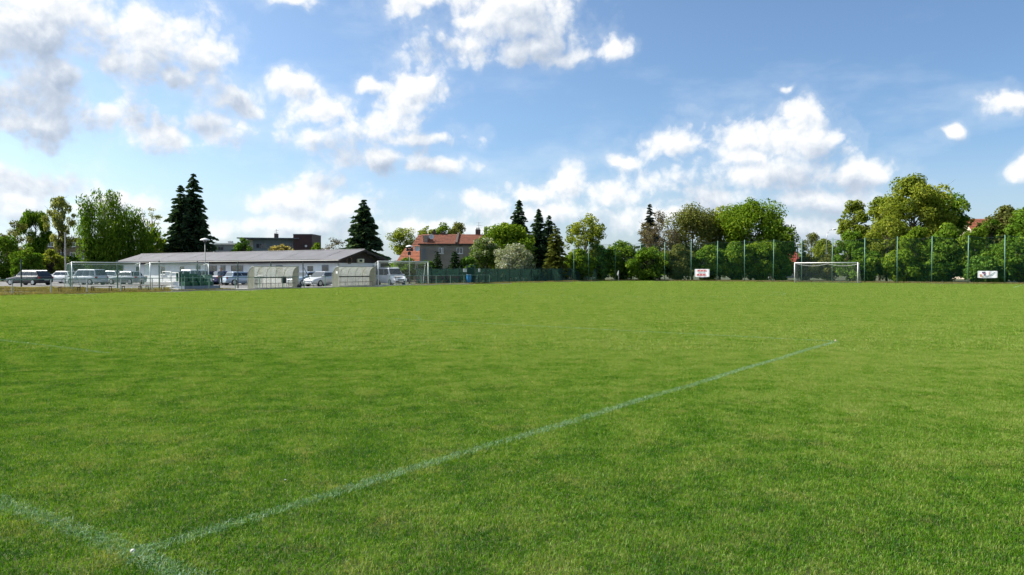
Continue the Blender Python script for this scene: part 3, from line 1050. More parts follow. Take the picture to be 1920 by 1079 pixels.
def window(parent, x0, x1, z0, z1, y, facing, frame=m_frame, mull=1, axis=0, sill=True, depth=0.05):
    """A window in a wall lying along local x (axis 0) or y (axis 1); facing -1 or +1 along the other axis."""
    def box(mb, a0, a1, b0, b1, d0, d1):
        lo, hi = sorted((y + facing * d0, y + facing * d1))
        return mb.box(a0, a1, lo, hi, b0, b1) if axis == 0 else mb.box(lo, hi, a0, a1, b0, b1)
    fr = MB()
    t = 0.07
    box(fr, x0, x1, z0, z0 + t, 0.003, depth)
    box(fr, x0, x1, z1 - t, z1, 0.003, depth)
    box(fr, x0, x0 + t, z0 + t, z1 - t, 0.003, depth)
    box(fr, x1 - t, x1, z0 + t, z1 - t, 0.003, depth)
    for i in range(mull):
        c = x0 + (x1 - x0) * (i + 1) / (mull + 1)
        box(fr, c - 0.035, c + 0.035, z0 + t, z1 - t, 0.003, depth)
    w = fr.build('window', frame, parent)
    for i in range(mull + 1):
        a = x0 + (x1 - x0) * i / (mull + 1)
        b = x0 + (x1 - x0) * (i + 1) / (mull + 1)
        box(MB(), a + 0.06, b - 0.06, z0 + t * 0.8, z1 - t * 0.8, 0.001, 0.02).build('pane', m_glass, w)
    if sill:
        box(MB(), x0 - 0.06, x1 + 0.06, z0 - 0.07, z0 - 0.002, 0.003, depth + 0.07).build('sill', frame, w)
    return w


def clubhouse():
    # local x runs along the pitch, local y away from it
    u0, u1, v0, v1 = 52.3, 58.1, 56.5, 98.7
    ze, zr = 2.62, 3.66
    root = thing('clubhouse', 'long low white clubhouse with grey roof and dark fascia behind the parked cars', 'building', P(u0, v0), PR)
    W, L = u1 - u0, v1 - v0
    wall = MB().box(0, W, 0, L, 0, ze - 0.32).build('wall', m_white, root)
    g = MB()
    g.prism([(-0.12, ze - 0.315), (W + 0.12, ze - 0.315), (W + 0.12, ze - 0.03), (W / 2, zr - 0.10), (-0.12, ze - 0.03)], -0.02, L + 0.02, axis=1)
    g.build('gable', m_plank, root)
    for i in range(17):     # boards of the gable that looks onto the pitch
        a = -0.1 + (W + 0.2) * i / 17
        b = -0.1 + (W + 0.2) * (i + 1) / 17 - 0.02
        top = lambda x: (ze - 0.06) + (zr - ze - 0.06) * (1 - abs(x - W / 2) / (W / 2 + 0.12))
        MB().prism([(a, ze - 0.31), (b, ze - 0.31), (b, top(b)), (a, top(a))], -0.05, -0.022, axis=1).build('board', m_plank, root)
    oh = 0.55
    for side in (-1, 1):
        xe = -oh if side < 0 else W + oh
        sl = (zr - ze) / (W / 2 + oh)
        rs = MB()
        n = 14
        for i in range(n):          # roofing sheets, each lapping a little over its neighbour
            y0, y1 = -0.7 + (L + 1.4) * i / n, -0.7 + (L + 1.4) * (i + 1) / n
            dz = 0.012 * (i % 2)
            q_ = [(xe, y0, ze + dz), (W / 2 + side * -0.001, y0, zr + dz), (W / 2 + side * -0.001, y1, zr + dz), (xe, y1, ze + dz)]
            MB().plate(q_, (0, 0, 1), 0.06).build('roof_sheet', m_felt, root)
        lo, hi = sorted((xe, xe - side * 0.03))
        MB().box(lo, hi, -0.68, L + 0.68, ze - 0.30, ze - 0.005).build('fascia', m_plank, root)
        # soffit closes the overhang
        lo, hi = sorted((xe - side * 0.04, 0 if side < 0 else W))
        MB().box(lo, hi, -0.6, L + 0.6, ze - 0.30, ze - 0.26).build('soffit', m_plank, root)
        MB().tube([(xe + side * 0.07, -0.6, ze - 0.06), (xe + side * 0.07, L + 0.6, ze - 0.09)], 0.06, 6).build('gutter', m_dark, root)
    MB().tube([(W / 2, -0.7, zr + 0.07), (W / 2, L + 0.7, zr + 0.07)], 0.07, 6).build('ridge_cap', m_felt, root)
    for b in (0, 1):                # barge boards on the gable verge
        q_ = [(-oh, -0.72, ze - 0.16), (W / 2, -0.72, zr - 0.14), (W / 2, -0.72, zr + 0.05), (-oh, -0.72, ze + 0.04)]
        if b:
            q_ = [(W - p[0], p[1], p[2]) for p in q_]
        MB().plate(q_, (0, 1, 0), 0.03).build('barge_board', m_plank, root)

    def vy(px):                     # distance along the front wall of something seen at a column of the photo
        t = (px - 960) / F
        return ((AX + u0 * SU) - (AY + u0 * CU) * t) / (CU + SU * t) - v0
    for a, b, z0, m_ in ((389, 407, 1.0, 1), (434, 456, 1.0, 1), (301, 311, 1.0, 0), (337, 347, 1.0, 0), (255, 264, 1.0, 0), (576, 589, 1.0, 0), (518, 530, 1.0, 1), (484, 494, 1.0, 0)):
        window(root, vy(b), vy(a), z0, 2.08, 0, -1, mull=m_, axis=1, frame=m_dframe if m_ else m_frame)
    for a, b in ((604, 616), (368, 376), (414, 423)):
        y0, y1 = vy(b), vy(a)
        d = MB().box(-0.05, -0.003, y0, y1, 0.02, 2.1).build('door', m_dframe, root)
        MB().box(-0.065, -0.051, y0 + 0.12, y1 - 0.12, 1.0, 1.95).build('pane', m_glass, d)
        MB().tube([(-0.10, y0 + 0.1, 1.0), (-0.10, y0 + 0.1, 1.15)], 0.018, 6).build('handle', m_metal, d)
    # gable end: round emblem, pale box, small window and door
    MB().box(W * 0.80, W * 0.95, -0.045, -0.003, 0.02, 2.05).build('door', m_dframe, root)
    window(root, W * 0.50, W * 0.66, 1.1, 2.0, 0, -1, mull=0)
    em = MB()
    for k_ in range(20):
        a0, a1 = 2 * PI * k_ / 20, 2 * PI * (k_ + 1) / 20
        c = (W * 0.22, -0.075, ze - 0.05)
        em.plate([(c[0] + r * math.cos(a), c[1], c[2] + r * math.sin(a)) for r, a in ((0.30, a0), (0.38, a0), (0.38, a1), (0.30, a1))], (0, -1, 0), 0.03)
    em.build('round_emblem', mat('bronze paint', (0.13, 0.07, 0.04), 0.6), root)
    bx = MB().box(W * 0.40, W * 0.54, -0.32, -0.06, ze - 0.28, ze + 0.12).build('floodlight_box', mat('pale yellow plastic', (0.62, 0.60, 0.44), 0.5), root)
    MB().box(W * 0.42, W * 0.49, -0.335, -0.322, ze - 0.2, ze + 0.05).build('lamp_face', m_glass, bx)
    MB().tube([(-0.06, 0.15, 0.05), (-0.06, 0.15, ze - 0.28)], 0.045, 6).build('downpipe', m_metal, root)
    MB().tube([(-0.06, L - 0.2, 0.05), (-0.06, L - 0.2, ze - 0.28)], 0.045, 6).build('downpipe', m_metal, root)
    return root


clubhouse()


def tiled_roof(root, name, quad_fn, rows, cols, material):
    """Roof plane laid with courses of tiles; quad_fn(s, t) gives the point across and up the slope."""
    mb = MB()
    for r in range(rows):
        t0, t1 = r / rows, (r + 1) / rows
        a, b, c, d = (Vector(quad_fn(0, t0)), Vector(quad_fn(1, t0)), Vector(quad_fn(1, t1)), Vector(quad_fn(0, t1)))
        n = (b - a).cross(d - a).normalized()
        if n.z < 0:
            n = -n
        mb.add([a + n * 0.07, b + n * 0.07, c + n * 0.015, d + n * 0.015, a, b], [(0, 1, 2, 3), (4, 5, 1, 0)])
    o = mb.build(name, material, root)
    o['kind'] = 'stuff'
    return o


def stucco_house():
    Z = 122.0
    X0, X1 = at(787, Z).x, at(935, Z).x
    ze, zr = hgt(459, Z), hgt(440, Z + 4.5)
    root = thing('stucco_house', 'brown stucco house with red tiled roof and white framed windows behind the screen fence', 'house', (X0, Z, 0), 0.0)
    W, D = X1 - X0, 9.0
    MB().box(0, W, 0, D, 0, ze).build('wall', m_stucco, root)
    MB().box(-0.2, W + 0.2, -0.28, -0.003, ze - 0.10, ze + 0.10).build('eaves_board', m_brickd, root)
    tiled_roof(root, 'roof', lambda s, t: (-0.2 + (W + 0.4) * s, -0.3 + (D / 2 + 0.3) * t, ze + 0.1 + (zr - ze - 0.1) * t), 14, 1, m_tile)
    tiled_roof(root, 'roof', lambda s, t: (-0.2 + (W + 0.4) * s, D + 0.3 - (D / 2 + 0.3) * t, ze + 0.1 + (zr - ze - 0.1) * t), 14, 1, m_tile)
    for xx in (0.0, W - 0.2):
        MB().prism([(0, ze), (D, ze), (D / 2, zr - 0.08)], xx, xx + 0.2, axis=0).build('gable', m_stucco, root)
    # fire wall dividing the roof
    px_ = at(856, Z).x - X0
    MB().prism([(-0.32, ze + 0.08), (D / 2, zr + 0.02), (D / 2, zr + 0.30), (-0.32, ze + 0.36)], px_ - 0.16, px_ + 0.16, axis=0).build('party_wall', m_brickd, root)
    a, b = at(800, Z).x - X0, at(0, Z).x
    dm = MB().box(at(793, Z).x - X0, at(801, Z).x - X0, 0.3, 2.6, ze + 0.1, hgt(442, Z + 1)).build('dormer', m_stucco, root)
    for c0, c1, top in ((812, 818, 435), (826, 836, 437), (892, 901, 431), (908, 914, 430)):
        ch = MB().box(at(c0, Z + 5).x - X0, at(c1, Z + 5).x - X0, D / 2 - 0.3, D / 2 + 0.4, zr - 0.6, hgt(top, Z + 5)).build('chimney', m_brickd, root)
        for k_ in range(2):
            cx = at(c0 + (c1 - c0) * (0.3 + 0.4 * k_), Z + 5).x - X0
            MB().tube([(cx, D / 2, hgt(top, Z + 5) - 0.02), (cx, D / 2, hgt(top, Z + 5) + 0.28)], 0.10, 8).build('chimney_pot', m_dark, ch)
    for w0, w1, z0, z1, mu in ((823, 832, 476, 465, 1), (856, 868, 476, 465, 1), (885, 893, 477, 465, 0), (906, 912, 499, 490, 1)):
        window(root, at(w0, Z).x - X0, at(w1, Z).x - X0, hgt(z0, Z), hgt(z1, Z), 0, -1, mull=mu)
    # the opened casement
    xw = at(830, Z).x - X0
    sash = MB()
    z0, z1 = hgt(475, Z), hgt(465.5, Z)
    for q_ in ([(xw, -0.06, z0), (xw - 0.1, -0.62, z0), (xw - 0.1, -0.62, z1), (xw, -0.06, z1)],):
        sash.plate(q_, (1, 0, 0), 0.06)
    sash.build('open_sash', m_frame, root)
    MB().box(at(792, Z).x - X0, at(798, Z).x - X0, -0.06, -0.003, hgt(493, Z), hgt(467, Z)).build('stair_window', m_dframe, root)
    # television aerial
    ax_, az = at(898, Z + 5).x - X0, hgt(417, Z + 5)
    ae = MB().tube([(ax_, D / 2, zr - 0.1), (ax_, D / 2, az)], 0.035, 6).build('aerial_mast', m_metal, root)
    for i in range(4):
        zz = az - 0.15 - i * 0.42
        MB().tube([(ax_ - 0.35, D / 2, zz), (ax_ + 0.5, D / 2, zz)], 0.02, 5).build('aerial_rod', m_metal, ae)
    # satellite dishes
    for dx, dy, dz in ((at(783, Z).x - X0, -0.2, hgt(467, Z)), (at(809, Z + 1).x - X0, 1.2, hgt(444, Z + 1))):
        dish = MB()
        ringp = []
        for r_, off in ((0.02, 0.10), (0.25, 0.05), (0.42, -0.04)):
            ringp.append([(dx + r_ * math.cos(2 * PI * k_ / 12), dy + off - 0.2, dz + r_ * math.sin(2 * PI * k_ / 12)) for k_ in range(12)])
        vs = [p for r_ in ringp for p in r_]
        fs = [(i * 12 + j, i * 12 + (j + 1) % 12, (i + 1) * 12 + (j + 1) % 12, (i + 1) * 12 + j) for i in range(2) for j in range(12)] + [tuple(range(12))]
        dd = dish.add(vs, fs).build('satellite_dish', m_white, root)
        MB().tube([(dx, dy - 0.1, dz), (dx, dy + 0.25, dz - 0.1)], 0.03, 5).build('bracket', m_metal, dd)
    # low wing with its own roof
    x0, x1 = at(737, Z - 1).x - X0, -0.02
    MB().box(x0, x1, 0.4, 6, 0, hgt(489, Z)).build('wing_wall', m_stucco, root)
    zl, zh = hgt(490, Z), hgt(466, Z + 3)
    tiled_roof(root, 'wing_roof', lambda s, t: (x0 + 0.4 + (x1 - x0 - 0.4) * s + 0.9 * t * (1 - s), 0.1 + 3.2 * t, zl + (zh - zl) * t), 9, 1, m_tile2)
    # tall back roof between wing and main house
    xb0, xb1 = at(771, Z + 6).x - X0, at(800, Z + 6).x - X0
    zb0, zb1 = hgt(478, Z + 4), hgt(441, Z + 7)
    MB().box(xb0 - 0.2, xb1, 4.2, 9, 0, zb0).build('rear_wall', m_stucco, root)
    tiled_roof(root, 'rear_roof', lambda s, t: (xb0 - 0.5 + (xb1 - xb0 + 0.5) * s + 1.6 * t * (1 - s), 3.6 + 3.4 * t, zb0 + (zb1 - zb0) * t), 12, 1, m_tile)
    return root


stucco_house()


def small_gable_house(name, label, px0, px1, dist, eave, ridge, wallm, roofm, chim=None):
    X0, X1 = at(px0, dist).x, at(px1, dist).x
    W, D = X1 - X0, 8.0
    ze, zr = hgt(eave, dist), hgt(ridge, dist + 4)
    root = thing(name, label, 'house', (X0, dist, 0))
    MB().box(0, W, 0, D, 0, ze).build('wall', wallm, root)
    tiled_roof(root, 'roof', lambda s, t: (-0.3 + (W + 0.6) * s, -0.35 + (D / 2 + 0.35) * t, ze + (zr - ze) * t), 12, 1, roofm)
    tiled_roof(root, 'roof', lambda s, t: (-0.3 + (W + 0.6) * s, D + 0.35 - (D / 2 + 0.35) * t, ze + (zr - ze) * t), 12, 1, roofm)
    for xx in (0.0, W - 0.2):
        MB().prism([(0, ze - 0.01), (D, ze - 0.01), (D / 2, zr - 0.1)], xx, xx + 0.2, axis=0).build('gable', wallm, root)
    n = max(2, int(W / 3))
    for i in range(n):
        c = W * (i + 0.5) / n
        window(root, c - 0.55, c + 0.55, ze - 1.9, ze - 0.6, 0, -1, mull=1)
    for c in (chim or []):
        x = at(c, dist + 4).x - X0
        MB().box(x - 0.35, x + 0.35, D / 2 - 0.35, D / 2 + 0.35, zr - 0.7, zr + 0.9).build('chimney', m_brickd, root)
    return root


small_gable_house('red_roof_house', 'small house with bright red roof half hidden beside the far goal', 1466, 1500, 150, 497, 467, mat('grey render', (0.34, 0.34, 0.36), 0.9, 0.2), mat('bright red roof', (0.40, 0.075, 0.055), 0.7, 0.25))
small_gable_house('orange_roof_house', 'house with orange tiled roof hidden by the trees behind the silver lettered banner', 1832, 1950, 128, 446, 411, m_cream, m_tile2, [1880])
# brown block behind the sparse birch
Zb = 165.0
X0 = at(66, Zb).x
bh = thing('brown_house', 'dull brown flat roofed house behind the sparse pale birch', 'house', (X0, Zb, 0))
Wb = at(168, Zb).x - X0
MB().box(0, Wb, 0, 9, 0, hgt(451, Zb)).build('wall', mat('ochre brown render', (0.22, 0.165, 0.10), 0.9, 0.3), bh)
MB().box(-0.3, Wb + 0.3, -0.4, 9.3, hgt(451, Zb) + 0.003, hgt(449, Zb)).build('roof', m_brickd, bh)
MB().box(-0.02, Wb + 0.02, -0.03, -0.003, hgt(466, Zb), hgt(465, Zb)).build('string_course', m_brickd, bh)
for c0, c1, tp in ((77, 81, 439), (103, 108, 445), (127, 132, 445)):
    MB().box(at(c0, Zb).x - X0, at(c1, Zb).x - X0, 3, 3.8, hgt(449, Zb), hgt(tp, Zb)).build('chimney', m_tile, bh)
for i in range(5):
    x = Wb * (i + 0.5) / 5
    window(bh, x - 0.6, x + 0.6, hgt(463, Zb), hgt(455, Zb), 0, -1, mull=1)
    window(bh, x - 0.6, x + 0.6, hgt(486, Zb), hgt(474, Zb), 0, -1, mull=1)


def modern_house():
    Z = 140.0
    X0 = at(475, Z).x
    f_ = lambda px: at(px, Z).x - X0
    root = thing('modern_house', 'grey modern house with overhanging flat roof and dark red tower behind the clubhouse', 'house', (X0, Z, 0))
    W = f_(560)
    MB().box(0, W, 0, 8, 0, hgt(448.5, Z)).build('wall', m_greyw, root)
    MB().box(f_(452), -0.003, 1.5, 8, 0, hgt(449.5, Z)).build('side_wall', mat('pale render', (0.62, 0.58, 0.52), 0.85, 0.15), root)
    MB().prism([(f_(448), hgt(448, Z)), (f_(563), hgt(448.7, Z)), (f_(563), hgt(447, Z)), (f_(448), hgt(446, Z))], -1.0, 8.5, axis=1).build('roof', mat('roof edge metal', (0.10, 0.12, 0.14), 0.4), root)
    tw = MB().box(f_(552), f_(587), -0.6, 6, 0, hgt(440.3, Z)).build('tower', m_tower, root)
    MB().box(f_(552) - 0.05, f_(587) + 0.05, -0.65, 6.05, hgt(440.2, Z), hgt(439.4, Z)).build('tower_cap', m_metal, tw)
    lamp = MB()
    lamp.tube([(f_(576), -0.75, hgt(462, Z)), (f_(576), -0.61, hgt(462, Z))], 0.2, 12)
    lamp.build('round_lamp', m_white, tw)
    for w0, w1 in ((480.5, 500), (536, 552)):
        window(root, f_(w0), f_(w1) - 0.02, hgt(466, Z), hgt(457, Z), 0, -1, frame=m_dframe, mull=2, sill=False)
    ch = MB().box(f_(505), f_(511), 3, 3.8, hgt(448, Z), hgt(437, Z)).build('chimney', m_brickd, root)
    MB().tube([(f_(508), 3.4, hgt(437, Z)), (f_(508), 3.4, hgt(428, Z))], 0.03, 5).build('aerial_mast', m_dark, ch)
    for k_ in range(2):
        MB().tube([(f_(504.5), 3.4, hgt(432 + 4 * k_, Z)), (f_(512), 3.4, hgt(431 + 4 * k_, Z))], 0.025, 5).build('aerial_rod', m_dark, ch)
    sl = MB()
    sl.plate([(f_(531), 3, hgt(447, Z)), (f_(548), 3, hgt(447, Z)), (f_(547), 4, hgt(441, Z)), (f_(534), 4, hgt(443, Z))], (0, 1, 0), 0.06)
    sl.build('skylight', m_metal, root)
    return root


modern_house()
Z = 150.0
X0 = at(402, Z).x
an = thing('flat_roof_annex', 'low grey annex with flat white edged roof beside the twin spruces', 'building', (X0, Z, 0))
f_ = lambda px: at(px, Z).x - X0
MB().box(0, f_(448), 0, 6, 0, hgt(459, Z)).build('wall', m_greyw, an)
MB().box(-0.3, f_(450), -0.5, 6.3, hgt(459, Z) + 0.003, hgt(456.5, Z)).build('roof', m_whitep, an)
MB().tube([(f_(425), 2, hgt(456.5, Z)), (f_(425), 2, hgt(452, Z))], 0.6, 12).build('roof_vent', m_metal, an)
window(an, f_(409), f_(420), hgt(470, Z), hgt(462.5, Z), 0, -1, frame=m_dframe, mull=1)

# ------------------------------------------------------------------ fences
m_net = sheer('ball stop net', (0.020, 0.080, 0.050), 0.11, transl=0.2)
m_screen = sheer('green screen cloth', (0.034, 0.078, 0.058), 0.94, transl=0.15)


def ball_stop():
    root = thing('ball_stop_fence', 'tall green ball stop fence with thin netting behind the far goal', 'fence', P(0, 0), PR)
    pts = [(90.2, 51.6), (94.2, 51.6)]
    vs = []
    for px in (1154, 1201, 1246, 1296, 1345, 1396, 1450, 1503, 1560, 1621, 1682, 1747, 1815, 1884):
        t = (px - 960) / F
        u = 101.3
        v = ((AX + u * SU) - (AY + u * CU) * t) / (CU + SU * t)
        vs.append(v)
    step = (vs[0] - vs[-1]) / (len(vs) - 1)
    pts += [(101.3, v) for v in vs] + [(101.3, vs[-1] - step * k_) for k_ in (1, 2, 3)]
    H = 5.55
    g2 = random.Random(4)
    m_fpost = mat('faded green fence paint', (0.11, 0.24, 0.165), 0.5, scale=1.5, color2=(0.085, 0.19, 0.135))
    for (u, v) in pts:
        MB().tube([(u, v, -0.1), (u + g2.uniform(-0.04, 0.04), v + g2.uniform(-0.05, 0.05), H + g2.uniform(-0.05, 0.06))], 0.052, 8).build('post', m_fpost, root, smooth=True)
    for (a, b) in zip(pts[:-1], pts[1:]):
        n = 6
        mb = MB()
        grid = [[(a[0] + (b[0] - a[0]) * i / n, a[1] + (b[1] - a[1]) * i / n, 0.05 + (H - 0.15 - 0.22 * math.sin(PI * i / n)) * j / 3) for j in range(4)] for i in range(n + 1)]
        vsx = [p for c in grid for p in c]
        fs = [(i * 4 + j, (i + 1) * 4 + j, (i + 1) * 4 + j + 1, i * 4 + j + 1) for i in range(n) for j in range(3)]
        mb.add(vsx, fs).build('net_panel', m_net, root)
        MB().tube([(g_[3][0], g_[3][1], g_[3][2]) for g_ in grid], 0.012, 4).build('top_wire', m_dkgreen, root)
    return root


ball_stop()


def screen_fence():
    root = thing('screen_fence', 'low dark green fence hung with screen cloth along the far touchline', 'fence', P(0, 0), PR)
    v = 53.2
    us = list(np.arange(60.2, 101.2, 2.45))
    gap = (67.9, 69.9)
    for i, u in enumerate(us):
        MB().tube([(u, v, -0.1), (u, v, 2.0)], 0.05, 6).build('post', m_dkgreen, root)
        if i in (4, 5, 9, 13):
            for s_ in (-1, 1):
                MB().tube([(u + s_ * 1.15, v - 0.05, 0.0), (u, v - 0.03, 1.5)], 0.03, 5).build('brace', m_dkgreen, root)
    rng = random.Random(3)
    for a, b in zip(us[:-1], us[1:]):
        n = 8
        vs, fs = [], []
        for i in range(n + 1):
            t = i / n
            w = 0.05 * math.sin(t * PI * 3 + rng.random())
            for z in (0.06, 0.9, 1.72 - 0.05 * math.sin(PI * t)):
                vs.append((a + (b - a) * t, v + 0.07 + w * (1 if z == 0.9 else 0.4), z))
        fs = [(i * 3 + j, (i + 1) * 3 + j, (i + 1) * 3 + j + 1, i * 3 + j + 1) for i in range(n) for j in range(2)]
        MB().add(vs, fs).build('screen_cloth', m_screen, root)
        MB().tube([(a, v, 1.74), (b, v, 1.74)], 0.02, 5).build('rail', m_dkgreen, root)
    return root


screen_fence()
gate = thing('gate', 'dark green gate with a high frame set before the screen fence', 'gate', P(68.2, 52.7), PR)
for x in (0, 1.55):
    MB().tube([(x, 0, 0), (x, 0, 2.15)], 0.05, 6).build('post', m_dkgreen, gate)
MB().tube([(0, 0, 2.12), (1.55, 0, 2.12)], 0.035, 6).build('lintel', m_green, gate)
MB().tube([(0.1, 0, 0.95), (1.45, 0, 0.95)], 0.025, 6).build('rail', m_green, gate)
MB().box(0.1, 1.45, 0.02, 0.05, 0.12, 1.9).build('gate_leaf', m_screen, gate)
for i, (u, w, h0, h1, lab) in enumerate(((67.3, 0.62, 1.35, 1.72, 'wide white notice board above the blue bin'), (70.1, 0.34, 1.35, 1.72, 'narrow white notice board beside the gate'))):
    nb = thing('notice_board', lab, 'sign', P(u, 52.5), PR)
    MB().box(0, w, -0.03, 0.0, h0, h1).build('panel', m_whitep, nb)
    MB().tube([(w / 2, 0.03, 0), (w / 2, 0.03, h1 + 0.02)], 0.025, 6).build('post', m_dkgreen, nb)
    for k_ in range(3):
        MB().box(0.06, w - 0.06, -0.034, -0.031, h0 + 0.07 + 0.09 * k_, h0 + 0.09 + 0.09 * k_).build('print_line', m_dframe, nb)

bn = thing('litter_bin', 'bright blue plastic barrel bin standing by the gate', 'bin', P(67.6, 51.9), PR)
m_blue = mat('blue plastic', (0.03, 0.22, 0.48), 0.4)
MB().tube([(0, 0, 0.08), (0, 0, 0.25), (0, 0, 0.7), (0, 0, 1.0), (0, 0, 1.04)], [0.20, 0.24, 0.29, 0.27, 0.30], 14).build('barrel', m_blue, bn, smooth=True)
MB().tube([(0, 0, 0.0), (0, 0, 0.08)], 0.16, 10).build('foot', m_metal, bn)
MB().tube([(0, 0, 1.04), (0, 0, 1.07)], 0.28, 14).build('lid', m_metal, bn)

# railing along the touchline
rl = thing('railing', 'grey tubular railing along the near touchline', 'railing', P(0, 0), PR)
for u in np.arange(8.0, 46.5, 2.35):
    MB().tube([(u, 50.95, -0.05), (u, 50.95, 1.0)], 0.035, 6).build('post', m_palegreen if u > 30 else m_metal, rl)
MB().tube([(8.0, 50.95, 1.0), (46.0, 50.95, 1.0)], 0.03, 6).build('rail', m_palegreen, rl)
r2 = thing('railing', 'thin railing in front of the dark benches by the green gate', 'railing', P(0, 0), PR)
for u in np.arange(53.8, 70.3, 2.35):
    MB().tube([(u, 50.95, -0.05), (u, 50.95, 1.0)], 0.03, 6).build('post', m_palegreen, r2)
MB().tube([(53.8, 50.95, 1.0), (70.2, 50.95, 1.0)], 0.025, 6).build('rail', m_palegreen, r2)

# wire fence on the car park side
wf = thing('wire_fence', 'dark green posts of the wire fence beside the car park', 'fence', P(0, 0), PR)
m_wire = sheer('wire mesh', (0.05, 0.09, 0.07), 0.02, transl=0.0)
ps = [(22.2, 55.6), (25.5, 55.6), (29.0, 55.6), (32.4, 55.6), (35.8, 55.6), (38.6, 54.0), (42.0, 54.0), (45.6, 54.0)]
for (u, v) in ps:
    MB().tube([(u, v, -0.1), (u, v, 2.35)], 0.05, 6).build('post', m_dkgreen, wf)
for a, b in zip(ps[:-1], ps[1:]):
    MB().add([(a[0], a[1], 0.05), (b[0], b[1], 0.05), (b[0], b[1], 1.9), (a[0], a[1], 1.9)], [(0, 1, 2, 3)]).build('wire_panel', m_wire, wf)
MB().tube([(26.3, 55.4, 0.0), (25.6, 55.6, 1.9)], 0.025, 5).build('brace', m_metal, wf)
MB().tube([(46.9, 54.0, 0.0), (45.7, 54.0, 1.8)], 0.03, 5).build('brace', m_dkgreen, wf)

# ------------------------------------------------------------------ banners on the tall fence
m_bw = mat('banner white', (0.80, 0.80, 0.80), 0.6, scale=3, color2=(0.66, 0.67, 0.70))
m_bred = mat('banner red', (0.42, 0.03, 0.045), 0.6)
m_bpink = mat('banner pink', (0.72, 0.40, 0.40), 0.6)
m_bgrey = mat('banner grey print', (0.30, 0.35, 0.37), 0.6)
m_bnavy = mat('banner dark print', (0.04, 0.03, 0.08), 0.6)
m_bskin = mat('banner orange print', (0.50, 0.20, 0.10), 0.6)


def fence_v(px, u):
    t = (px - 960) / F
    return ((AX + u * SU) - (AY + u * CU) * t) / (CU + SU * t)


def rect(name, root, W, H, a, b, c, d, z, m_):
    """Flat print on a banner, in shares of its width and height."""
    return MB().box(a * W, b * W, -0.006 - z, -0.004 - z, c * H, d * H).build(name, m_, root)


def banner(name, label, px0, px1, top, bot, u):
    va, vb = fence_v(px0, u), fence_v(px1, u)
    dist = P(u, (va + vb) / 2).y
    z0, z1 = hgt(bot, dist), hgt(top, dist)
    W, H = abs(va - vb), z1 - z0
    root = thing(name, label, 'banner', P(u, va, z0), PR - PI / 2)
    n, vs = 10, []
    for i in range(n + 1):
        for j in (0, 1):
            sag = 0.07 * H * math.sin(PI * i / n) * (1 - j)
            vs.append((W * i / n, 0.015 * math.sin(i * 1.9), H * j + (0.06 * H * (1 - math.sin(PI * i / n)) if j == 0 else 0)))
    fs = [(2 * i, 2 * i + 2, 2 * i + 3, 2 * i + 1) for i in range(n)]
    o = MB().add(vs, fs).build('cloth', m_bw, root)
    sm = o.modifiers.new('thick', 'SOLIDIFY')
    sm.thickness = 0.006
    for x in (0.02, W - 0.02):
        MB().tube([(x, 0.0, H - 0.03), (x, 0.12, H + 0.08)], 0.012, 4).build('tie', m_dkgreen, root)
    return root, W, H


b1, W, H = banner('banner', 'white banner with red lettering hanging on the tall fence', 1302.5, 1330, 505, 520, 100.95)
rect('print_field', b1, W, H, 0.16, 0.82, 0.70, 0.93, 0.02, m_bpink)
rect('print_field', b1, W, H, 0.14, 0.76, 0.16, 0.42, 0.02, m_bpink)
for k_ in range(3):     # upper row of red letters, read as A V E in the distance
    x = 0.22 + 0.2 * k_
    rect('letter', b1, W, H, x, x + 0.15, 0.80, 0.88, 0.024, m_bred)
    rect('letter', b1, W, H, x + (0.0, 0.05, 0.0)[k_], x + (0.06, 0.11, 0.05)[k_], 0.72, 0.80, 0.024, m_bred)
for k_ in range(3):     # lower row
    x = 0.17 + 0.2 * k_
    rect('letter', b1, W, H, x, x + 0.05, 0.19, 0.36, 0.024, m_bred)
    rect('letter', b1, W, H, x + 0.09, x + 0.14, 0.19, 0.36, 0.024, m_bred)
    rect('letter', b1, W, H, x + 0.03, x + 0.11, 0.30, 0.385, 0.026, m_bred)
rect('print_line', b1, W, H, 0.20, 0.70, 0.50, 0.56, 0.02, m_bgrey)

b2, W, H = banner('banner', 'white banner with dark logo and silver swoosh on the tall fence', 1833, 1870, 508.5, 522, 100.95)
rect('logo', b2, W, H, 0.22, 0.40, 0.70, 0.86, 0.02, m_bnavy)
rect('logo', b2, W, H, 0.33, 0.40, 0.36, 0.56, 0.02, m_bnavy)
rect('logo', b2, W, H, 0.26, 0.38, 0.56, 0.68, 0.022, mat('banner magenta', (0.42, 0.12, 0.25), 0.6))
rect('logo', b2, W, H, 0.12, 0.20, 0.18, 0.55, 0.02, m_bskin)
rect('logo', b2, W, H, 0.21, 0.28, 0.10, 0.36, 0.02, mat('banner tan', (0.42, 0.36, 0.26), 0.6))
sw = MB()
for k_ in range(8):
    a, b = k_ / 8, (k_ + 1) / 8
    y = lambda t: 0.16 + 0.62 * t ** 1.7
    sw.plate([((0.36 + 0.52 * a) * W, -0.03, y(a) * H), ((0.36 + 0.52 * b) * W, -0.03, y(b) * H), ((0.36 + 0.52 * b) * W, -0.03, (y(b) + 0.13) * H), ((0.36 + 0.52 * a) * W, -0.03, (y(a) + 0.13) * H)], (0, -1, 0), 0.003)
sw.build('swoosh', m_bgrey, b2)
rect('print_line', b2, W, H, 0.56, 0.60, 0.40, 0.86, 0.02, m_bpink)
rect('hem', b2, W, H, 0.30, 0.88, 0.02, 0.09, 0.02, m_bgrey)


# ------------------------------------------------------------------ goals
m_goalnet = sheer('goal net', (0.62, 0.66, 0.62), 0.10, transl=0.2)
m_greennet = sheer('green goal net', (0.22, 0.36, 0.31), 0.17, transl=0.2)
m_rope = mat('net rope', (0.62, 0.62, 0.58), 0.8)


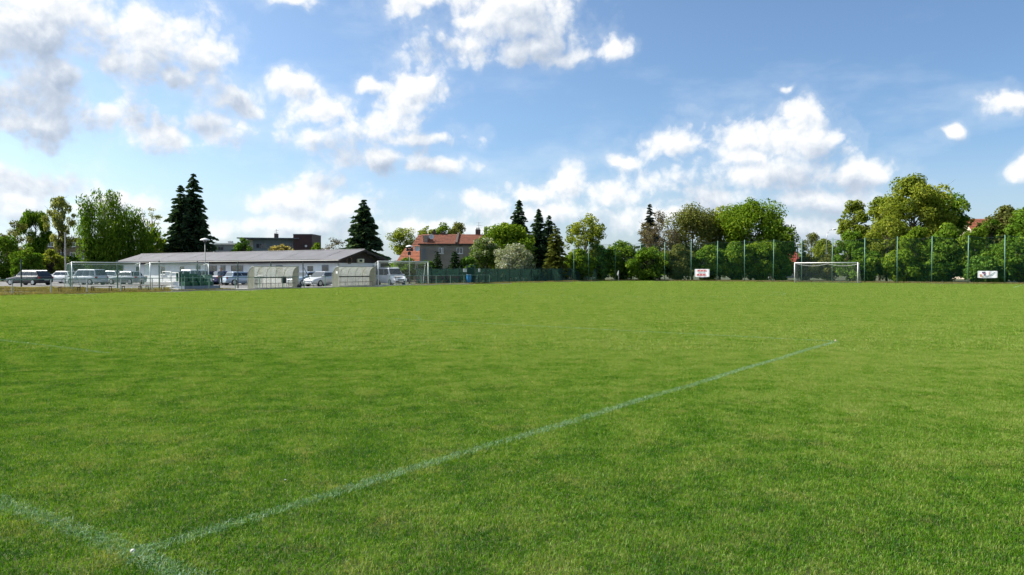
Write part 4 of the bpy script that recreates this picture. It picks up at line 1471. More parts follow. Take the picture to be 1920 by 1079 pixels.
def goal(name, label, loc, rz, W, H, d_top, d_bot, frame, net, r=0.06, sag=True, group=None, folds=0.0, bars=None):
    """Local x along the goal mouth, local y into the net."""
    root = thing(name, label, 'goal', loc, rz, group)
    for x in (0, W):
        MB().tube([(x, 0, -0.02), (x, 0, H + r)], r, 10).build('post', frame, root, smooth=True)
    MB().tube([(r, 0, H), (W - r, 0, H)], r * 0.98, 10).build('crossbar', frame, root, smooth=True)
    for x in (0, W):
        MB().tube([(x, r, H - 0.02), (x, d_top, H - 0.12), (x, d_bot, 0.05)], r * 0.45, 6).build('stanchion', bars or frame, root)
        MB().tube([(x, r, 0.04), (x, d_bot, 0.04)], r * 0.45, 6).build('ground_bar', bars or frame, root)
    MB().tube([(0, d_bot, 0.04), (W, d_bot, 0.04)], r * 0.45, 6).build('ground_bar', bars or frame, root)
    n, m_ = 16, 5
    vs = []
    prof = [(0.02, H - 0.03), (d_top, H - 0.14), (d_top + (d_bot - d_top) * 0.5, H * 0.5), (d_bot, 0.06)]
    for i in range(n + 1):
        t = i / n
        for j, (y, z) in enumerate(prof):
            dz = 0.10 * math.sin(PI * ((t * 2) % 1)) if j == 1 and sag else 0
            fy = folds * math.sin(i * 2.1 + j) if j in (1, 2) else 0
            vs.append((W * t, y + fy, z - dz))
    k_ = len(prof)
    fs = [(i * k_ + j, (i + 1) * k_ + j, (i + 1) * k_ + j + 1, i * k_ + j + 1) for i in range(n) for j in range(k_ - 1)]
    nt = MB().add(vs, fs).build('net', net, root)
    for x in (0.01, W - 0.01):
        MB().add([(x, 0.02, H - 0.03), (x, d_top, H - 0.14), (x, d_bot, 0.06), (x, 0.02, 0.06)], [(0, 1, 2, 3)]).build('side_net', net, root)
    pts = [(W * i / n, d_top, H - 0.14 - (0.24 * math.sin(PI * ((i / n * 2) % 1)) if sag else 0.0)) for i in range(n + 1)]
    MB().tube(pts, 0.018, 5).build('rope', m_rope, nt)
    return root


goal('far_goal', 'white full size goal in front of the tall green fence', P(LEN, MID + 3.66), PR - PI / 2, 7.32, 2.44, 0.9, 1.9, m_whitep, m_goalnet, r=0.055, bars=m_dkgreen)
goal('stored_goal', 'full size goal standing behind the railing beside the white van', P(52.6, 51.25), PR, 7.32, 2.44, 0.4, 0.75, mat('dull white steel', (0.60, 0.62, 0.60), 0.5), sheer('thin net', (0.5, 0.55, 0.52), 0.05), r=0.055, sag=False)
m_jg = mat('aluminium', (0.62, 0.66, 0.64), 0.4, metal=0.3)
for u, lab in ((24.6, 'small training goal with green net behind the wooden benches, next to the dark estate car'), (30.4, 'small training goal with green net behind the stand of green seats')):
    goal('training_goal', lab, P(u, 53.4), PR, 5.0, 2.15, 0.75, 1.3, m_jg, m_greennet, r=0.038, sag=False, group='small training goals stored by the car park', folds=0.06)

# ------------------------------------------------------------------ dugouts
m_poly = sheer('milky sheet', (0.27, 0.285, 0.25), 0.74, transl=0.5)
m_polyend = sheer('milky end sheet', (0.36, 0.37, 0.30), 0.86, transl=0.5)
m_rib = mat('pale rib steel', (0.36, 0.37, 0.30), 0.5)
m_seat = mat('dark slat', (0.07, 0.055, 0.045), 0.7)


def dugout(label, u0, length, v0, bays):
    root = thing('dugout', label, 'shelter', P(u0, v0), PR, 'curved team shelters beside the pitch')
    D, H, hb = 0.85, 1.9, 0.95
    prof = [(D, 0.02), (D, hb)]
    for i in range(1, 9):
        a = PI / 2 * i / 8
        prof.append((D - D * (1 - math.cos(a)), hb + (H - hb) * math.sin(a)))
    w = length / bays
    for b in range(bays):
        x0, x1 = b * w + 0.03, (b + 1) * w - 0.03
        vs = [(x, y, z) for x in (x0, x1) for (y, z) in prof[1:]]
        k_ = len(prof) - 1
        MB().add(vs, [(j, j + 1, k_ + j + 1, k_ + j) for j in range(k_ - 1)]).build('roof_panel', m_poly, root, smooth=True)
        MB().add([(x0, D, 0.08), (x1, D, 0.08), (x1, D, hb - 0.03), (x0, D, hb - 0.03)], [(0, 1, 2, 3)]).build('back_panel', m_poly, root)
    for b in range(bays + 1):
        MB().tube([(b * w, y, z) for (y, z) in prof], 0.028, 6).build('rib', m_rib, root)
    for x in (0.0, length):
        MB().plate([(x, y, z) for (y, z) in prof] + [(x, 0.0, 0.02)], (1, 0, 0), 0.008).build('end_panel', m_polyend, root)
        MB().tube([(x, 0, 0), (x, 0, H)], 0.028, 6).build('front_post', m_rib, root)
    MB().tube([(0, 0, H), (length, 0, H)], 0.03, 6).build('front_bar', m_rib, root)
    MB().box(0.05, length - 0.05, D - 0.07, D - 0.035, hb - 0.05, hb + 0.05).build('back_rail', m_dark, root)
    MB().tube([(0, D - 0.02, 0.05), (length, D - 0.02, 0.05)], 0.025, 6).build('ground_bar', m_rib, root)
    bench = MB().box(0.15, length - 0.15, D - 0.62, D - 0.22, 0.42, 0.46).build('bench', m_seat, root)
    for b in range(bays + 1):
        x = 0.25 + (length - 0.5) * b / bays
        MB().tube([(x, D - 0.55, 0.0), (x, D - 0.55, 0.42)], 0.02, 5).build('leg', m_metal, bench)
    return root


d1_ = dugout('curved milky team shelter nearer to the stand of green seats', 38.4, 4.66, 51.5, 5)
d2_ = dugout('curved milky team shelter nearer to the white van', 47.7, 4.75, 51.5, 5)
for d_, x in ((d1_, 0.02), (d2_, 0.02)):
    pass
MB().box(-0.012, -0.004, 0.12, 0.36, 1.25, 1.47).build('paper_notice', m_whitep, d2_)
bag = thing('sports_bag', 'black bag leaning on the bench of the nearer team shelter', 'bag', P(41.6, 51.75, 0.46), PR)
MB().box(0, 0.36, 0, 0.32, 0.0, 0.46).build('body', m_dark, bag, bevel=0.08)
MB().tube([(0.05, 0.16, 0.44), (0.18, 0.16, 0.60), (0.31, 0.16, 0.44)], 0.02, 5).build('strap', m_dark, bag)
bag = thing('kit_bag', 'black bag on the ground before the nearer team shelter', 'bag', P(42.6, 51.15, 0.03), PR)
MB().tube([(0, 0, 0.14), (0.08, 0, 0.16), (0.4, 0, 0.16), (0.48, 0, 0.14)], [0.06, 0.15, 0.15, 0.06], 10).build('body', m_dark, bag, smooth=True)
MB().tube([(0.12, 0, 0.3), (0.24, 0, 0.38), (0.36, 0, 0.3)], 0.015, 5).build('strap', m_dark, bag)


# ------------------------------------------------------------------ benches
m_wood = mat('bench planks', (0.30, 0.24, 0.17), 0.8, scale=3, color2=(0.20, 0.16, 0.12))
m_rust = mat('rusty steel', (0.085, 0.05, 0.035), 0.8, scale=6, color2=(0.05, 0.035, 0.03))


def bench(label, u, v, L, group, back=False, wood=m_wood):
    root = thing('bench', label, 'bench', P(u, v), PR, group)
    for k_ in range(3):
        MB().box(0, L, 0.02 + k_ * 0.14, 0.14 + k_ * 0.14, 0.42, 0.46).build('plank', wood, root)
    for x in (0.25, L - 0.25):
        for y in (0.06, 0.38):
            MB().tube([(x, y, 0), (x, y, 0.42)], 0.025, 6).build('leg', m_rust, root)
        MB().tube([(x, 0.02, 0.40), (x, 0.42, 0.40)], 0.022, 6).build('cross_bar', m_rust, root)
    if back:
        for k_ in range(2):
            MB().box(0, L, 0.43, 0.46, 0.62 + k_ * 0.16, 0.74 + k_ * 0.16).build('back_plank', wood, root)
        for x in (0.25, L - 0.25):
            MB().tube([(x, 0.47, 0.4), (x, 0.49, 0.92)], 0.022, 6).build('back_post', m_rust, root)
    return root


for u, lab in ((22.8, 'wooden bench at the open end of the row, nearest the dark estate car'), (25.0, 'second wooden bench of the row in front of the training goals'),
               (27.2, 'third wooden bench of the row in front of the training goals'), (29.0, 'wooden bench of the row next to the stand of green seats')):
    bench(lab, u, 51.6, 1.75, 'wooden benches behind the railing')
for u, lab in ((56.2, 'dark bench with backrest beside the bumper of the white van'), (59.0, 'dark bench with backrest behind the upright of the stored goal'),
               (61.8, 'dark bench with backrest past the stored goal'), (64.4, 'dark bench with backrest next to the blue bin')):
    bench(lab, u, 52.1, 2.3, 'dark benches by the green gate', True, m_seat)

# ------------------------------------------------------------------ small stand with green seats
m_gseat = mat('dark green plastic', (0.006, 0.075, 0.035), 0.4)
m_base = mat('blue grey board', (0.20, 0.25, 0.31), 0.6, scale=2, color2=(0.16, 0.20, 0.25))
st = thing('seat_stand', 'small stand of dark green seats with white frames on a blue grey base', 'stand', P(30.9, 51.35), PR)
MB().box(1.1, 4.15, 0.0, 1.6, 0.02, 0.36).build('base', m_base, st)
MB().box(1.1, 4.15, 0.85, 1.6, 0.363, 0.66).build('step', m_base, st)
for r_ in range(2):
    for c_ in range(4):
        x, y, z = 1.25 + c_ * 0.66, 0.25 + r_ * 0.75, 0.36 + r_ * 0.303
        hh = (0.95, 0.95, 0.80, 0.55)[c_] - 0.16 * r_
        s_ = MB().prism([(y, z + 0.004), (y + 0.42, z + 0.004), (y + 0.46, z + hh), (y + 0.36, z + hh), (y + 0.32, z + 0.36), (y, z + 0.30)], x, x + 0.50, axis=0)
        s_.build('seat', m_gseat, st, bevel=0.03)
for x in (0.0, 0.62):
    for y in (0.0, 1.2):
        MB().tube([(x, y, 0), (x, y, 1.5 - 0.15 * x)], 0.03, 6).build('frame_post', m_whitep, st)
    for z in (0.35, 0.70, 1.48 - 0.15 * x):
        MB().tube([(x, 0, z), (x, 1.2, z)], 0.025, 6).build('frame_rail', m_whitep, st)
for y in (0.0, 1.2):
    for z in (0.35, 0.70):
        MB().tube([(0, y, z), (0.62, y, z)], 0.022, 6).build('frame_rail', m_whitep, st)
for x in (1.15, 1.85, 2.5, 3.16):
    MB().tube([(x, 0.08, 0.36), (x, 0.08, 1.15)], 0.022, 6).build('stand_post', m_palegreen, st)
MB().box(0.62, 1.05, 0.05, 1.3, 0.0, 0.16).build('entry_step', m_whitep, st)
MB().tube([(4.2, 0.05, 0), (4.2, 0.05, 1.0)], 0.025, 6).build('stand_post', m_palegreen, st)
rc = random.Random(8)
for m_, z, lab in ((m_whitep, 0.0, 'white plastic crate at the bottom of the pile by the green seats'), (m_cream, 0.302, 'cream crate second from the bottom of the pile by the green seats'),
                   (m_whitep, 0.604, 'white plastic crate just below the topmost green one'), (m_palegreen, 0.906, 'pale green crate topmost in the pile by the green seats')):
    a = rc.uniform(-0.05, 0.05)
    cr_ = thing('crate', lab, 'crate', P(34.35, 52.25, 0.01 + z), PR + a, 'crates piled by the stand of green seats')
    MB().box(0, 0.62, 0, 0.45, 0, 0.02).build('bottom', m_, cr_)
    for (x0, x1, y0, y1) in ((0, 0.62, 0, 0.02), (0, 0.62, 0.43, 0.45), (0, 0.02, 0.022, 0.428), (0.60, 0.62, 0.022, 0.428)):
        MB().box(x0, x1, y0, y1, 0.022, 0.30).build('side', m_, cr_)
    MB().box(0.22, 0.40, -0.008, -0.002, 0.20, 0.25).build('hand_hole', m_dark, cr_)


# ------------------------------------------------------------------ lamps, flag
def disc_lamp(label, px, dist, top, speaker, rad):
    H = hgt(top, dist)
    root = thing('lamp_post', label, 'lamp', at(px, dist))
    MB().tube([(0, 0, 0), (0, 0, 0.9), (0, 0, 0.95), (0, 0, H - 0.35)], [0.06, 0.06, 0.04, 0.035], 8).build('pole', mat('grey green pole', (0.16, 0.19, 0.18), 0.5), root, smooth=True)
    MB().tube([(0, 0, H - 0.22), (0, 0, H - 0.12), (0, 0, H)], [rad, rad * 0.9, 0.06], 20).build('shade', m_whitep, root, smooth=True)
    MB().tube([(0, 0, H - 0.36), (0, 0, H - 0.222)], [0.16, 0.2], 12).build('lantern', m_glass, root)
    if speaker:
        for s_ in (-1, 1):
            MB().tube([(0.05 * s_, -0.02, H - 0.55), (0.34 * s_, -0.1, H - 0.5)], [0.08, 0.24], 12).build('loudspeaker', m_dark, root)
        MB().box(-0.16, 0.16, -0.22, -0.03, H - 1.15, H - 0.75).build('control_box', m_dark, root)
    return root


disc_lamp('slim lamp post with flat disc shade standing among the parked cars', 385, 78, 447, False, 0.48)
disc_lamp('disc shade lamp post carrying black loudspeakers near the stored goal', 768, 90, 460, True, 0.44)
pl = thing('pale_pole', 'tall pale pole behind the silver cars', 'pole', at(123, 104))
MB().tube([(0, 0, 0), (0, 0, hgt(437, 104))], [0.11, 0.07], 8).build('shaft', mat('concrete pole', (0.40, 0.39, 0.36), 0.8), pl)
MB().tube([(0, 0, hgt(437, 104) - 0.01), (0, 0, hgt(437, 104) + 0.06)], 0.10, 8).build('cap', m_metal, pl)
sl = thing('street_lamp', 'curved arm street lamp standing behind the far goal', 'lamp', at(1549, 128))
Hs = hgt(431, 128)
MB().tube([(0, 0, 0), (0, 0, Hs - 1.6), (0.12, 0, Hs - 0.7), (0.5, 0, Hs - 0.12), (1.0, 0, Hs)], [0.09, 0.06, 0.05, 0.045, 0.04], 8).build('pole', m_metal, sl, smooth=True)
MB().tube([(0.95, 0, Hs), (1.15, 0, Hs + 0.03), (1.5, 0, Hs + 0.04), (1.62, 0, Hs + 0.02)], [0.05, 0.13, 0.12, 0.03], 8).build('lamp_head', m_whitep, sl, smooth=True)
p2 = thing('pale_pole', 'thin pale pole beside the red roofed house behind the goal', 'pole', at(1495, 122))
MB().tube([(0, 0, 0), (0, 0, hgt(462, 122))], [0.10, 0.06], 8).build('shaft', m_metal, p2)
MB().tube([(0, 0, hgt(462, 122) - 0.01), (0, 0, hgt(462, 122) + 0.08)], 0.09, 8).build('cap', m_metal, p2)
fl = thing('corner_flag', 'small white corner flag on a thin pole at the far touchline', 'flag', P(LEN, 48.3))
MB().tube([(0, 0, 0), (0, 0, 1.5)], 0.02, 6).build('pole', m_whitep, fl)
MB().add([(0, 0, 1.5), (0, 0, 1.08), (-0.16, 0.1, 0.72), (-0.22, 0.12, 0.95), (-0.12, 0.06, 1.3)], [(0, 1, 2, 3, 4)]).build('cloth', m_whitep, fl)
pg = thing('corner_peg', 'small white peg at the near corner of the penalty area', 'peg', P(0.02, 0.02))
MB().tube([(0, 0, 0), (0, 0, 0.026), (0, 0, 0.032)], [0.014, 0.014, 0.008], 12).build('head', mat('dirty white plastic', (0.55, 0.54, 0.48), 0.6, 0.3, 60), pg, smooth=True)
MB().tube([(0, 0, -0.03), (0, 0, 0.0)], 0.012, 8).build('spike', m_metal, pg)
pg = thing('corner_peg', 'small pale peg at the far end of the penalty area side line', 'peg', P(16.5, 0.0))
MB().tube([(0, 0, 0), (0, 0, 0.035), (0, 0, 0.055)], [0.022, 0.022, 0.012], 12).build('head', mat('weathered peg', (0.50, 0.38, 0.28), 0.7), pg, smooth=True)
MB().tube([(0, 0, -0.03), (0, 0, 0.0)], 0.012, 8).build('spike', m_metal, pg)
sc_ = thing('paper_scrap', 'tiny white scrap lying in the grass inside the penalty area', 'litter', at(530, F * CAM_H / (910 - HORIZON)))
MB().add([(0, 0, 0.028), (0.015, 0.003, 0.034), (0.016, 0.015, 0.028), (0.002, 0.013, 0.036)], [(0, 1, 2, 3)]).build('sheet', m_whitep, sc_)
MB().add([(0.017, 0.003, 0.035), (0.023, 0.008, 0.03), (0.018, 0.016, 0.029)], [(0, 1, 2)]).build('fold', m_whitep, sc_)

# ------------------------------------------------------------------ cars
m_tyre = mat('tyre rubber', (0.018, 0.018, 0.018), 0.85)
m_rim = mat('alloy rim', (0.45, 0.46, 0.47), 0.35, metal=0.7)
m_cglass = mat('car glass', (0.018, 0.024, 0.028), 0.04, spec=0.8)
m_lampc = mat('headlamp glass', (0.72, 0.74, 0.75), 0.1)
m_tail = mat('tail lamp red', (0.26, 0.012, 0.016), 0.2)
m_plast = mat('black bumper plastic', (0.022, 0.022, 0.024), 0.6)
m_plate = mat('number plate', (0.70, 0.70, 0.68), 0.5)


def paint(name, c, metal=0.0):
    return mat(name, c, 0.42 if max(c) < 0.1 else 0.3, metal=metal, coat=0.25, scale=0.6, color2=tuple(x * 0.92 for x in c))


def car(name, label, loc, heading, L, W, H, body, hood, cab, tail=0.0, estate=False, belt=0.92, group='cars in the club car park', rack=False, chrome=False):
    """heading: direction of the bonnet in radians. hood: x of the windscreen foot from the nose; cab: (roof start, roof end) from the nose."""
    root = thing(name, label, 'van' if name == 'van' else 'car', loc, heading, group)
    h = W / 2
    # x runs forward; nose at +L/2
    X = lambda d: L / 2 - d
    st_ = [  # distance from nose, top z, half width, bottom z
        (0.0, 0.56, h * 0.72, 0.34), (0.06, 0.66, h * 0.86, 0.24), (0.30, 0.76, h * 0.96, 0.20), (hood * 0.6, belt - 0.10, h, 0.19), (hood, belt, h, 0.19),
        (L * 0.5, belt + 0.02, h, 0.19), (L - 0.75, belt + 0.04, h, 0.20), (L - 0.22, belt + 0.03 - tail * 0.1, h * 0.95, 0.24), (L - 0.05, belt - 0.04 - tail * 0.1, h * 0.88, 0.30), (L, belt - 0.22, h * 0.80, 0.36)]
    vs, fs = [], []
    for (d, zt, hw, zb) in st_:
        sec = [(-hw * 0.90, zb), (-hw, zb + 0.16), (-hw, zt - 0.20), (-hw * 0.93, zt - 0.03), (-hw * 0.6, zt), (hw * 0.6, zt), (hw * 0.93, zt - 0.03), (hw, zt - 0.20), (hw, zb + 0.16), (hw * 0.90, zb)]
        vs += [(X(d), y, z) for (y, z) in sec]
    n = 10
    for i in range(len(st_) - 1):
        fs += [(i * n + j, i * n + (j + 1) % n, (i + 1) * n + (j + 1) % n, (i + 1) * n + j) for j in range(n)]
    fs += [tuple(range(n)), tuple(range((len(st_) - 1) * n, len(st_) * n))[::-1]]
    bd = MB().add(vs, fs).build('body', body, root, smooth=True)
    ws = bd.modifiers.new('edge', 'BEVEL')
    ws.width = 0.03
    ws.segments = 2
    ws.limit_method = 'ANGLE'
    # cabin
    zb, zr = belt - 0.02, H
    xa, xb, xc, xd = X(hood + 0.05), X(cab[0]), X(cab[1]), X(L - 0.10 - tail)
    wb, wt = h * 0.93, h * 0.74
    cb = MB()
    top = [(xb, zr - 0.03), ((xb + xc) / 2, zr), (xc, zr - 0.03)]
    low = [(xa, zb), ((xa + xd) / 2, zb), (xd, zb)]
    vsx = []
    for (x, z), wv in [(p, wb) for p in low] + [(p, wt) for p in top]:
        vsx += [(x, -wv, z), (x, wv, z)]
    cb.add(vsx, [(0, 6, 7, 1), (6, 8, 9, 7), (8, 10, 11, 9), (10, 4, 5, 11), (0, 2, 8, 6), (2, 4, 10, 8), (1, 7, 9, 3), (3, 9, 11, 5)])
    cbo = cb.build('cabin', body, root)
    bv = cbo.modifiers.new('edge', 'BEVEL')
    bv.width = 0.05
    bv.segments = 2

    def side_pt(x, z, s_):
        t = (z - zb) / (zr - zb)
        return (x, s_ * (wb + (wt - wb) * t + 0.004), z)
    zl, zu = zb + 0.08, zr - 0.13

    def xf(z):
        return xa + (xb - xa) * (z - zb) / (zr - zb)

    def xr(z):
        return xd + (xc - xd) * (z - zb) / (zr - zb)
    cuts = [0.05, 0.40, 0.74, 0.97] if (estate or L > 4.3) else [0.06, 0.50, 0.95]
    for s_ in (-1, 1):
        for a, b in zip(cuts[:-1], cuts[1:]):
            q_ = []
            for (f_, z) in ((a + 0.015, zl), (b - 0.015, zl), (b - 0.015, zu), (a + 0.015, zu)):
                q_.append(side_pt(xf(z) + (xr(z) - xf(z)) * f_, z, s_))
            MB().plate(q_, (0, s_, 0.15), 0.012).build('side_window', m_cglass, root)
    for (x0, x1, nm, sg) in ((xa, xb, 'windscreen', 1), (xd, xc, 'rear_window', -1)):
        q_ = []
        for (t, k_) in ((0.14, 1), (0.14, -1), (0.88, -1), (0.88, 1)):
            wv = (wb + (wt - wb) * t) * 0.90
            q_.append((x0 + (x1 - x0) * t + sg * 0.006, wv * k_, zb + (zr - zb) * t))
        nrm = Vector((sg * (zr - zb), 0, abs(x1 - x0))).normalized()
        MB().plate(q_, nrm, 0.012).build(nm, m_cglass, root)
    for s_ in (-1, 1):
        MB().box(X(0.16), X(0.04), min(s_ * h * 0.5, s_ * h * 0.84), max(s_ * h * 0.5, s_ * h * 0.84), 0.56, 0.68).build('headlight', m_lampc, root, bevel=0.02)
        MB().box(X(L - 0.02), X(L - 0.20), min(s_ * h * 0.70, s_ * h * 0.915), max(s_ * h * 0.70, s_ * h * 0.915), belt - 0.24, belt - 0.03).build('tail_light', m_tail, root, bevel=0.02)
        MB().box(xa - 0.28, xa - 0.10, min(s_ * h * 0.98, s_ * h * 1.14), max(s_ * h * 0.98, s_ * h * 1.14), belt + 0.02, belt + 0.15).build('mirror', body, root, bevel=0.03)
        for dx in (0.42, 0.66):
            MB().box(X(L * dx), X(L * dx - 0.16), min(s_ * (h + 0.002), s_ * (h + 0.025)), max(s_ * (h + 0.002), s_ * (h + 0.025)), belt - 0.18, belt - 0.14).build('door_handle', m_metal if chrome else body, root)
        if chrome:
            MB().tube([side_pt(xf(zl) - 0.05, zl - 0.03, s_), side_pt(xr(zl) + 0.1, zl - 0.03, s_), side_pt(xr(zu) + 0.12, zu + 0.03, s_), side_pt(xf(zu) - 0.05, zu + 0.03, s_)], 0.011, 5).build('chrome_trim', m_rim, root)
        if rack:
            MB().tube([(xb, s_ * wt * 0.85, zr + 0.05), (xc, s_ * wt * 0.85, zr + 0.05)], 0.025, 5).build('roof_rail', m_metal, root)
    MB().box(X(0.08), X(-0.03), -h * 0.74, h * 0.74, 0.28, 0.46).build('front_bumper', m_plast if name == 'van' else body, root, bevel=0.03)
    MB().box(X(L + 0.03), X(L - 0.08), -h * 0.78, h * 0.78, 0.30, 0.50).build('rear_bumper', m_plast if name == 'van' else body, root, bevel=0.03)
    MB().box(X(-0.045), X(-0.031), -0.26, 0.26, 0.36, 0.46).build('number_plate', m_plate, root)
    MB().box(X(L + 0.045), X(L + 0.031), -0.26, 0.26, 0.52, 0.62).build('number_plate', m_plate, root)
    MB().box(X(0.04), X(-0.012), -h * 0.42, h * 0.42, 0.50, 0.62).build('grille', m_plast, root)
    for dx in (0.82, L - 0.82):
        for s_ in (-1, 1):
            wl = MB().tube([(X(dx), s_ * (h - 0.20), 0.31), (X(dx), s_ * (h - 0.16), 0.31), (X(dx), s_ * (h + 0.012), 0.31), (X(dx), s_ * (h + 0.02), 0.31)], [0.29, 0.315, 0.315, 0.29], 20).build('wheel', m_tyre, root, smooth=False)
            MB().tube([(X(dx), s_ * (h + 0.021), 0.31), (X(dx), s_ * (h + 0.03), 0.31)], [0.20, 0.17], 12).build('rim', m_rim, wl)
    return root


UP, VP = PR, PR + PI / 2            # headings along and across the pitch
silver, white_ = paint('silver paint', (0.36, 0.38, 0.39), 0.4), paint('white car paint', (0.78, 0.78, 0.77))
car('estate_car', 'black estate car with chrome window line parked at the end of the row', at(55, 82), VP + 0.28, 4.85, 1.85, 1.47, paint('black paint', (0.012, 0.014, 0.018)), 1.35, (2.0, 4.25), estate=True, rack=True, chrome=True)
car('hatchback', 'white hatchback directly behind the tail of the black estate car', at(117, 92), VP + 0.3, 3.9, 1.68, 1.45, white_, 1.0, (1.65, 3.4))
car('people_carrier', 'tall silver white people carrier seen through the training goal', at(163, 84), VP + 0.3, 4.3, 1.78, 1.66, paint('pearl paint', (0.46, 0.49, 0.50), 0.2), 0.95, (1.6, 3.9), estate=True)
car('hatchback', 'silver hatchback between the people carrier and the silver saloon', at(205, 88), VP + 0.3, 3.8, 1.66, 1.50, silver, 0.95, (1.6, 3.35))
car('saloon_car', 'silver saloon behind the green nets next to the silver hatchback', at(238, 86), VP + 0.25, 4.3, 1.72, 1.44, paint('dull silver paint', (0.26, 0.29, 0.30), 0.4), 1.2, (1.85, 3.45), tail=0.5)
car('people_carrier', 'pale people carrier behind the stand of green seats', at(372, 84), UP + 0.2, 4.2, 1.75, 1.62, white_, 0.95, (1.6, 3.8), estate=True)
car('hatchback', 'black hatchback with red rear lamps beside the standing person', at(399, 85), UP - 0.05, 3.9, 1.70, 1.46, paint('black red paint', (0.022, 0.012, 0.016)), 1.0, (1.65, 3.4))
car('hatchback', 'dark blue hatchback parked nose to the clubhouse', at(431, 85), UP - 0.05, 3.95, 1.70, 1.46, paint('navy paint', (0.018, 0.022, 0.085)), 1.0, (1.65, 3.4))
car('saloon_car', 'pale blue silver saloon beside the nearer team shelter', at(453, 82), UP - 0.1, 4.2, 1.72, 1.42, paint('ice blue paint', (0.42, 0.50, 0.58), 0.3), 1.2, (1.85, 3.4), tail=0.5)
car('saloon_car', 'light blue saloon between the two team shelters', at(573, 80), UP + PI + 0.1, 4.2, 1.72, 1.42, paint('light blue paint', (0.36, 0.46, 0.58), 0.3), 1.2, (1.85, 3.4), tail=0.5)
car('hatchback', 'silver hatchback with its front to the pitch between the shelters', at(604, 76.5), UP + PI + 0.1, 3.9, 1.70, 1.46, paint('bright silver paint', (0.60, 0.61, 0.62), 0.3), 1.0, (1.65, 3.4))
car('van', 'white van with roof rack parked beside the stored goal', P(57.4, 54.2), PR + PI / 2 + PI - 0.30, 4.2, 1.75, 1.82, white_, 0.85, (1.55, 4.05), belt=1.0, estate=True, rack=True)


# ------------------------------------------------------------------ a person among the cars
def skin_mesh(name, joints, bones, material, parent, levels=1):
    me = bpy.data.meshes.new(name)
    me.from_pydata([j[0] for j in joints], bones, [])
    me.materials.append(material)
    o = bpy.data.objects.new(name, me)
    C.objects.link(o)
    o.parent = parent
    o.modifiers.new('skin', 'SKIN')
    for i, j in enumerate(joints):
        s_ = me.skin_vertices[0].data[i]
        s_.radius = (j[1], j[1] if len(j) < 3 else j[2])
        s_.use_root = (i == 0)
    sb = o.modifiers.new('smooth', 'SUBSURF')
    sb.levels = sb.render_levels = levels
    for p in me.polygons:
        p.use_smooth = True
    return o


m_skin = mat('skin', (0.42, 0.24, 0.17), 0.6)
m_hair = mat('dark hair', (0.02, 0.015, 0.012), 0.7)
m_shirt = mat('grey blue shirt', (0.13, 0.18, 0.24), 0.85, 0.2)
m_trou = mat('dark trousers', (0.012, 0.014, 0.030), 0.85)
m_shoe = mat('dark red shoes', (0.12, 0.02, 0.02), 0.6)
pr = thing('person', 'person in grey blue shirt and dark trousers standing between the parked cars', 'person', at(413.5, 79.5), 0.25)
J = [((0, 0, 0.96), 0.12, 0.10), ((0, 0, 1.20), 0.115, 0.09), ((0, 0, 1.40), 0.14, 0.09), ((0, 0, 1.50), 0.055), ((0, -0.01, 1.58), 0.06), ((0, -0.02, 1.66), 0.082, 0.10), ((0, -0.01, 1.76), 0.065, 0.08),
     ((-0.20, 0, 1.41), 0.055), ((-0.25, 0.03, 1.15), 0.042), ((-0.22, -0.10, 0.94), 0.032), ((-0.21, -0.14, 0.86), 0.036, 0.018),
     ((0.20, 0, 1.41), 0.055), ((0.26, 0.03, 1.15), 0.042), ((0.20, -0.16, 1.02), 0.032), ((0.16, -0.22, 0.98), 0.036, 0.018),
     ((-0.10, 0, 0.90), 0.085), ((-0.11, -0.01, 0.50), 0.058), ((-0.11, 0.02, 0.09), 0.042), ((-0.12, -0.12, 0.04), 0.038),
     ((0.10, 0, 0.90), 0.085), ((0.12, -0.04, 0.50), 0.058), ((0.13, 0.03, 0.09), 0.042), ((0.14, -0.11, 0.04), 0.038)]
B = [(0, 1), (1, 2), (2, 3), (3, 4), (4, 5), (5, 6), (2, 7), (7, 8), (8, 9), (9, 10), (2, 11), (11, 12), (12, 13), (13, 14), (0, 15), (15, 16), (16, 17), (17, 18), (0, 19), (19, 20), (20, 21), (21, 22)]
nj = len(J)
for (wx, wy, wz), sg in (((-0.21, -0.14, 0.86), -1), ((0.16, -0.22, 0.98), 1)):       # five fingers on each hand
    hand = 10 if sg < 0 else 14
    for k_ in range(4):
        J.append(((wx + sg * (k_ - 1.5) * 0.016, wy - 0.025, wz - 0.045), 0.009))
        J.append(((wx + sg * (k_ - 1.5) * 0.017, wy - 0.035, wz - 0.075 - 0.008 * (k_ in (1, 2))), 0.008))
        B += [(hand, len(J) - 2), (len(J) - 2, len(J) - 1)]
    J.append(((wx - sg * 0.035, wy - 0.03, wz - 0.02), 0.010))
    J.append(((wx - sg * 0.040, wy - 0.045, wz - 0.045), 0.008))
    B += [(hand, len(J) - 2), (len(J) - 2, len(J) - 1)]
skin_mesh('body', J, B, m_skin, pr)
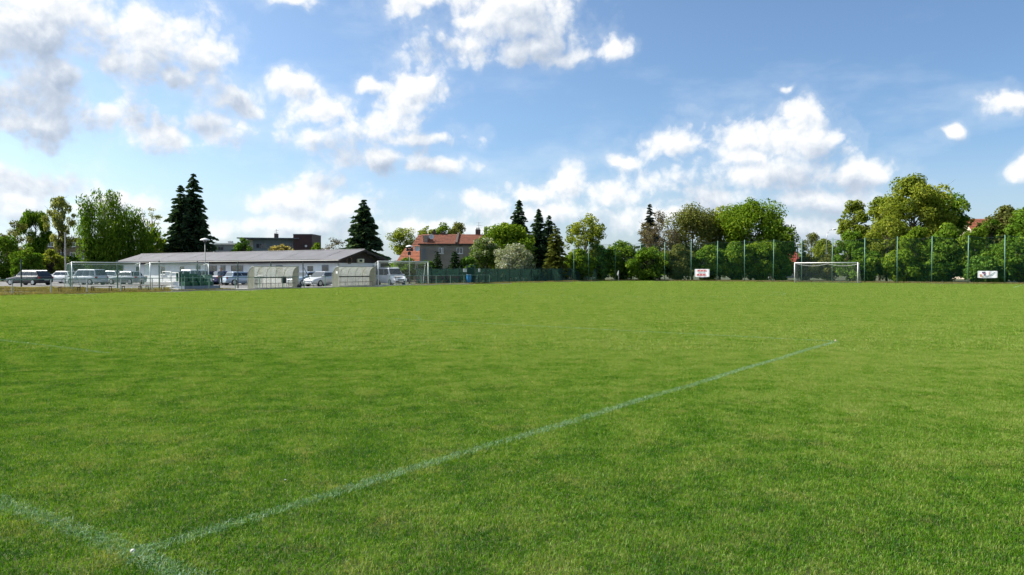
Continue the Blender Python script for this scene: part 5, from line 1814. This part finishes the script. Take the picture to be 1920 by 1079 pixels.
SJ = [((0, 0, 0.93), 0.155, 0.125), ((0, 0, 1.20), 0.145, 0.115), ((0, 0, 1.40), 0.165, 0.115), ((0, 0, 1.475), 0.075), ((-0.20, 0, 1.41), 0.085), ((-0.25, 0.03, 1.15), 0.070), ((-0.225, -0.08, 0.98), 0.05),
      ((0.20, 0, 1.41), 0.085), ((0.26, 0.03, 1.15), 0.070), ((0.215, -0.12, 1.05), 0.05)]
skin_mesh('shirt', SJ, [(0, 1), (1, 2), (2, 3), (2, 4), (4, 5), (5, 6), (2, 7), (7, 8), (8, 9)], m_shirt, pr)
TJ = [((0, 0, 0.98), 0.15, 0.125), ((-0.10, 0, 0.86), 0.11), ((-0.11, -0.01, 0.50), 0.085), ((-0.11, 0.015, 0.11), 0.068), ((0.10, 0, 0.86), 0.11), ((0.12, -0.04, 0.50), 0.085), ((0.13, 0.02, 0.11), 0.068)]
skin_mesh('trousers', TJ, [(0, 1), (1, 2), (2, 3), (0, 4), (4, 5), (5, 6)], m_trou, pr)
for x in (-0.115, 0.135):
    skin_mesh('shoe', [((x, 0.05, 0.05), 0.05, 0.05), ((x, -0.05, 0.045), 0.052, 0.045), ((x + 0.01 * (1 if x > 0 else -1), -0.19, 0.035), 0.045, 0.032)], [(0, 1), (1, 2)], m_shoe, pr)
skin_mesh('hair', [((0, 0.025, 1.64), 0.085, 0.085), ((0, 0.03, 1.72), 0.09, 0.09), ((0, -0.01, 1.80), 0.075, 0.06), ((0, -0.07, 1.785), 0.05, 0.03)], [(0, 1), (1, 2), (2, 3)], m_hair, pr)
for s_ in (-1, 1):
    MB().tube([(0.035 * s_, -0.112, 1.685), (0.035 * s_, -0.122, 1.685)], 0.012, 8).build('eye', m_hair, pr)
skin_mesh('nose', [((0, -0.11, 1.68), 0.011), ((0, -0.135, 1.645), 0.015)], [(0, 1)], m_skin, pr)
MB().box(-0.028, 0.028, -0.124, -0.112, 1.606, 1.616).build('mouth', mat('lips', (0.35, 0.12, 0.10), 0.6), pr)
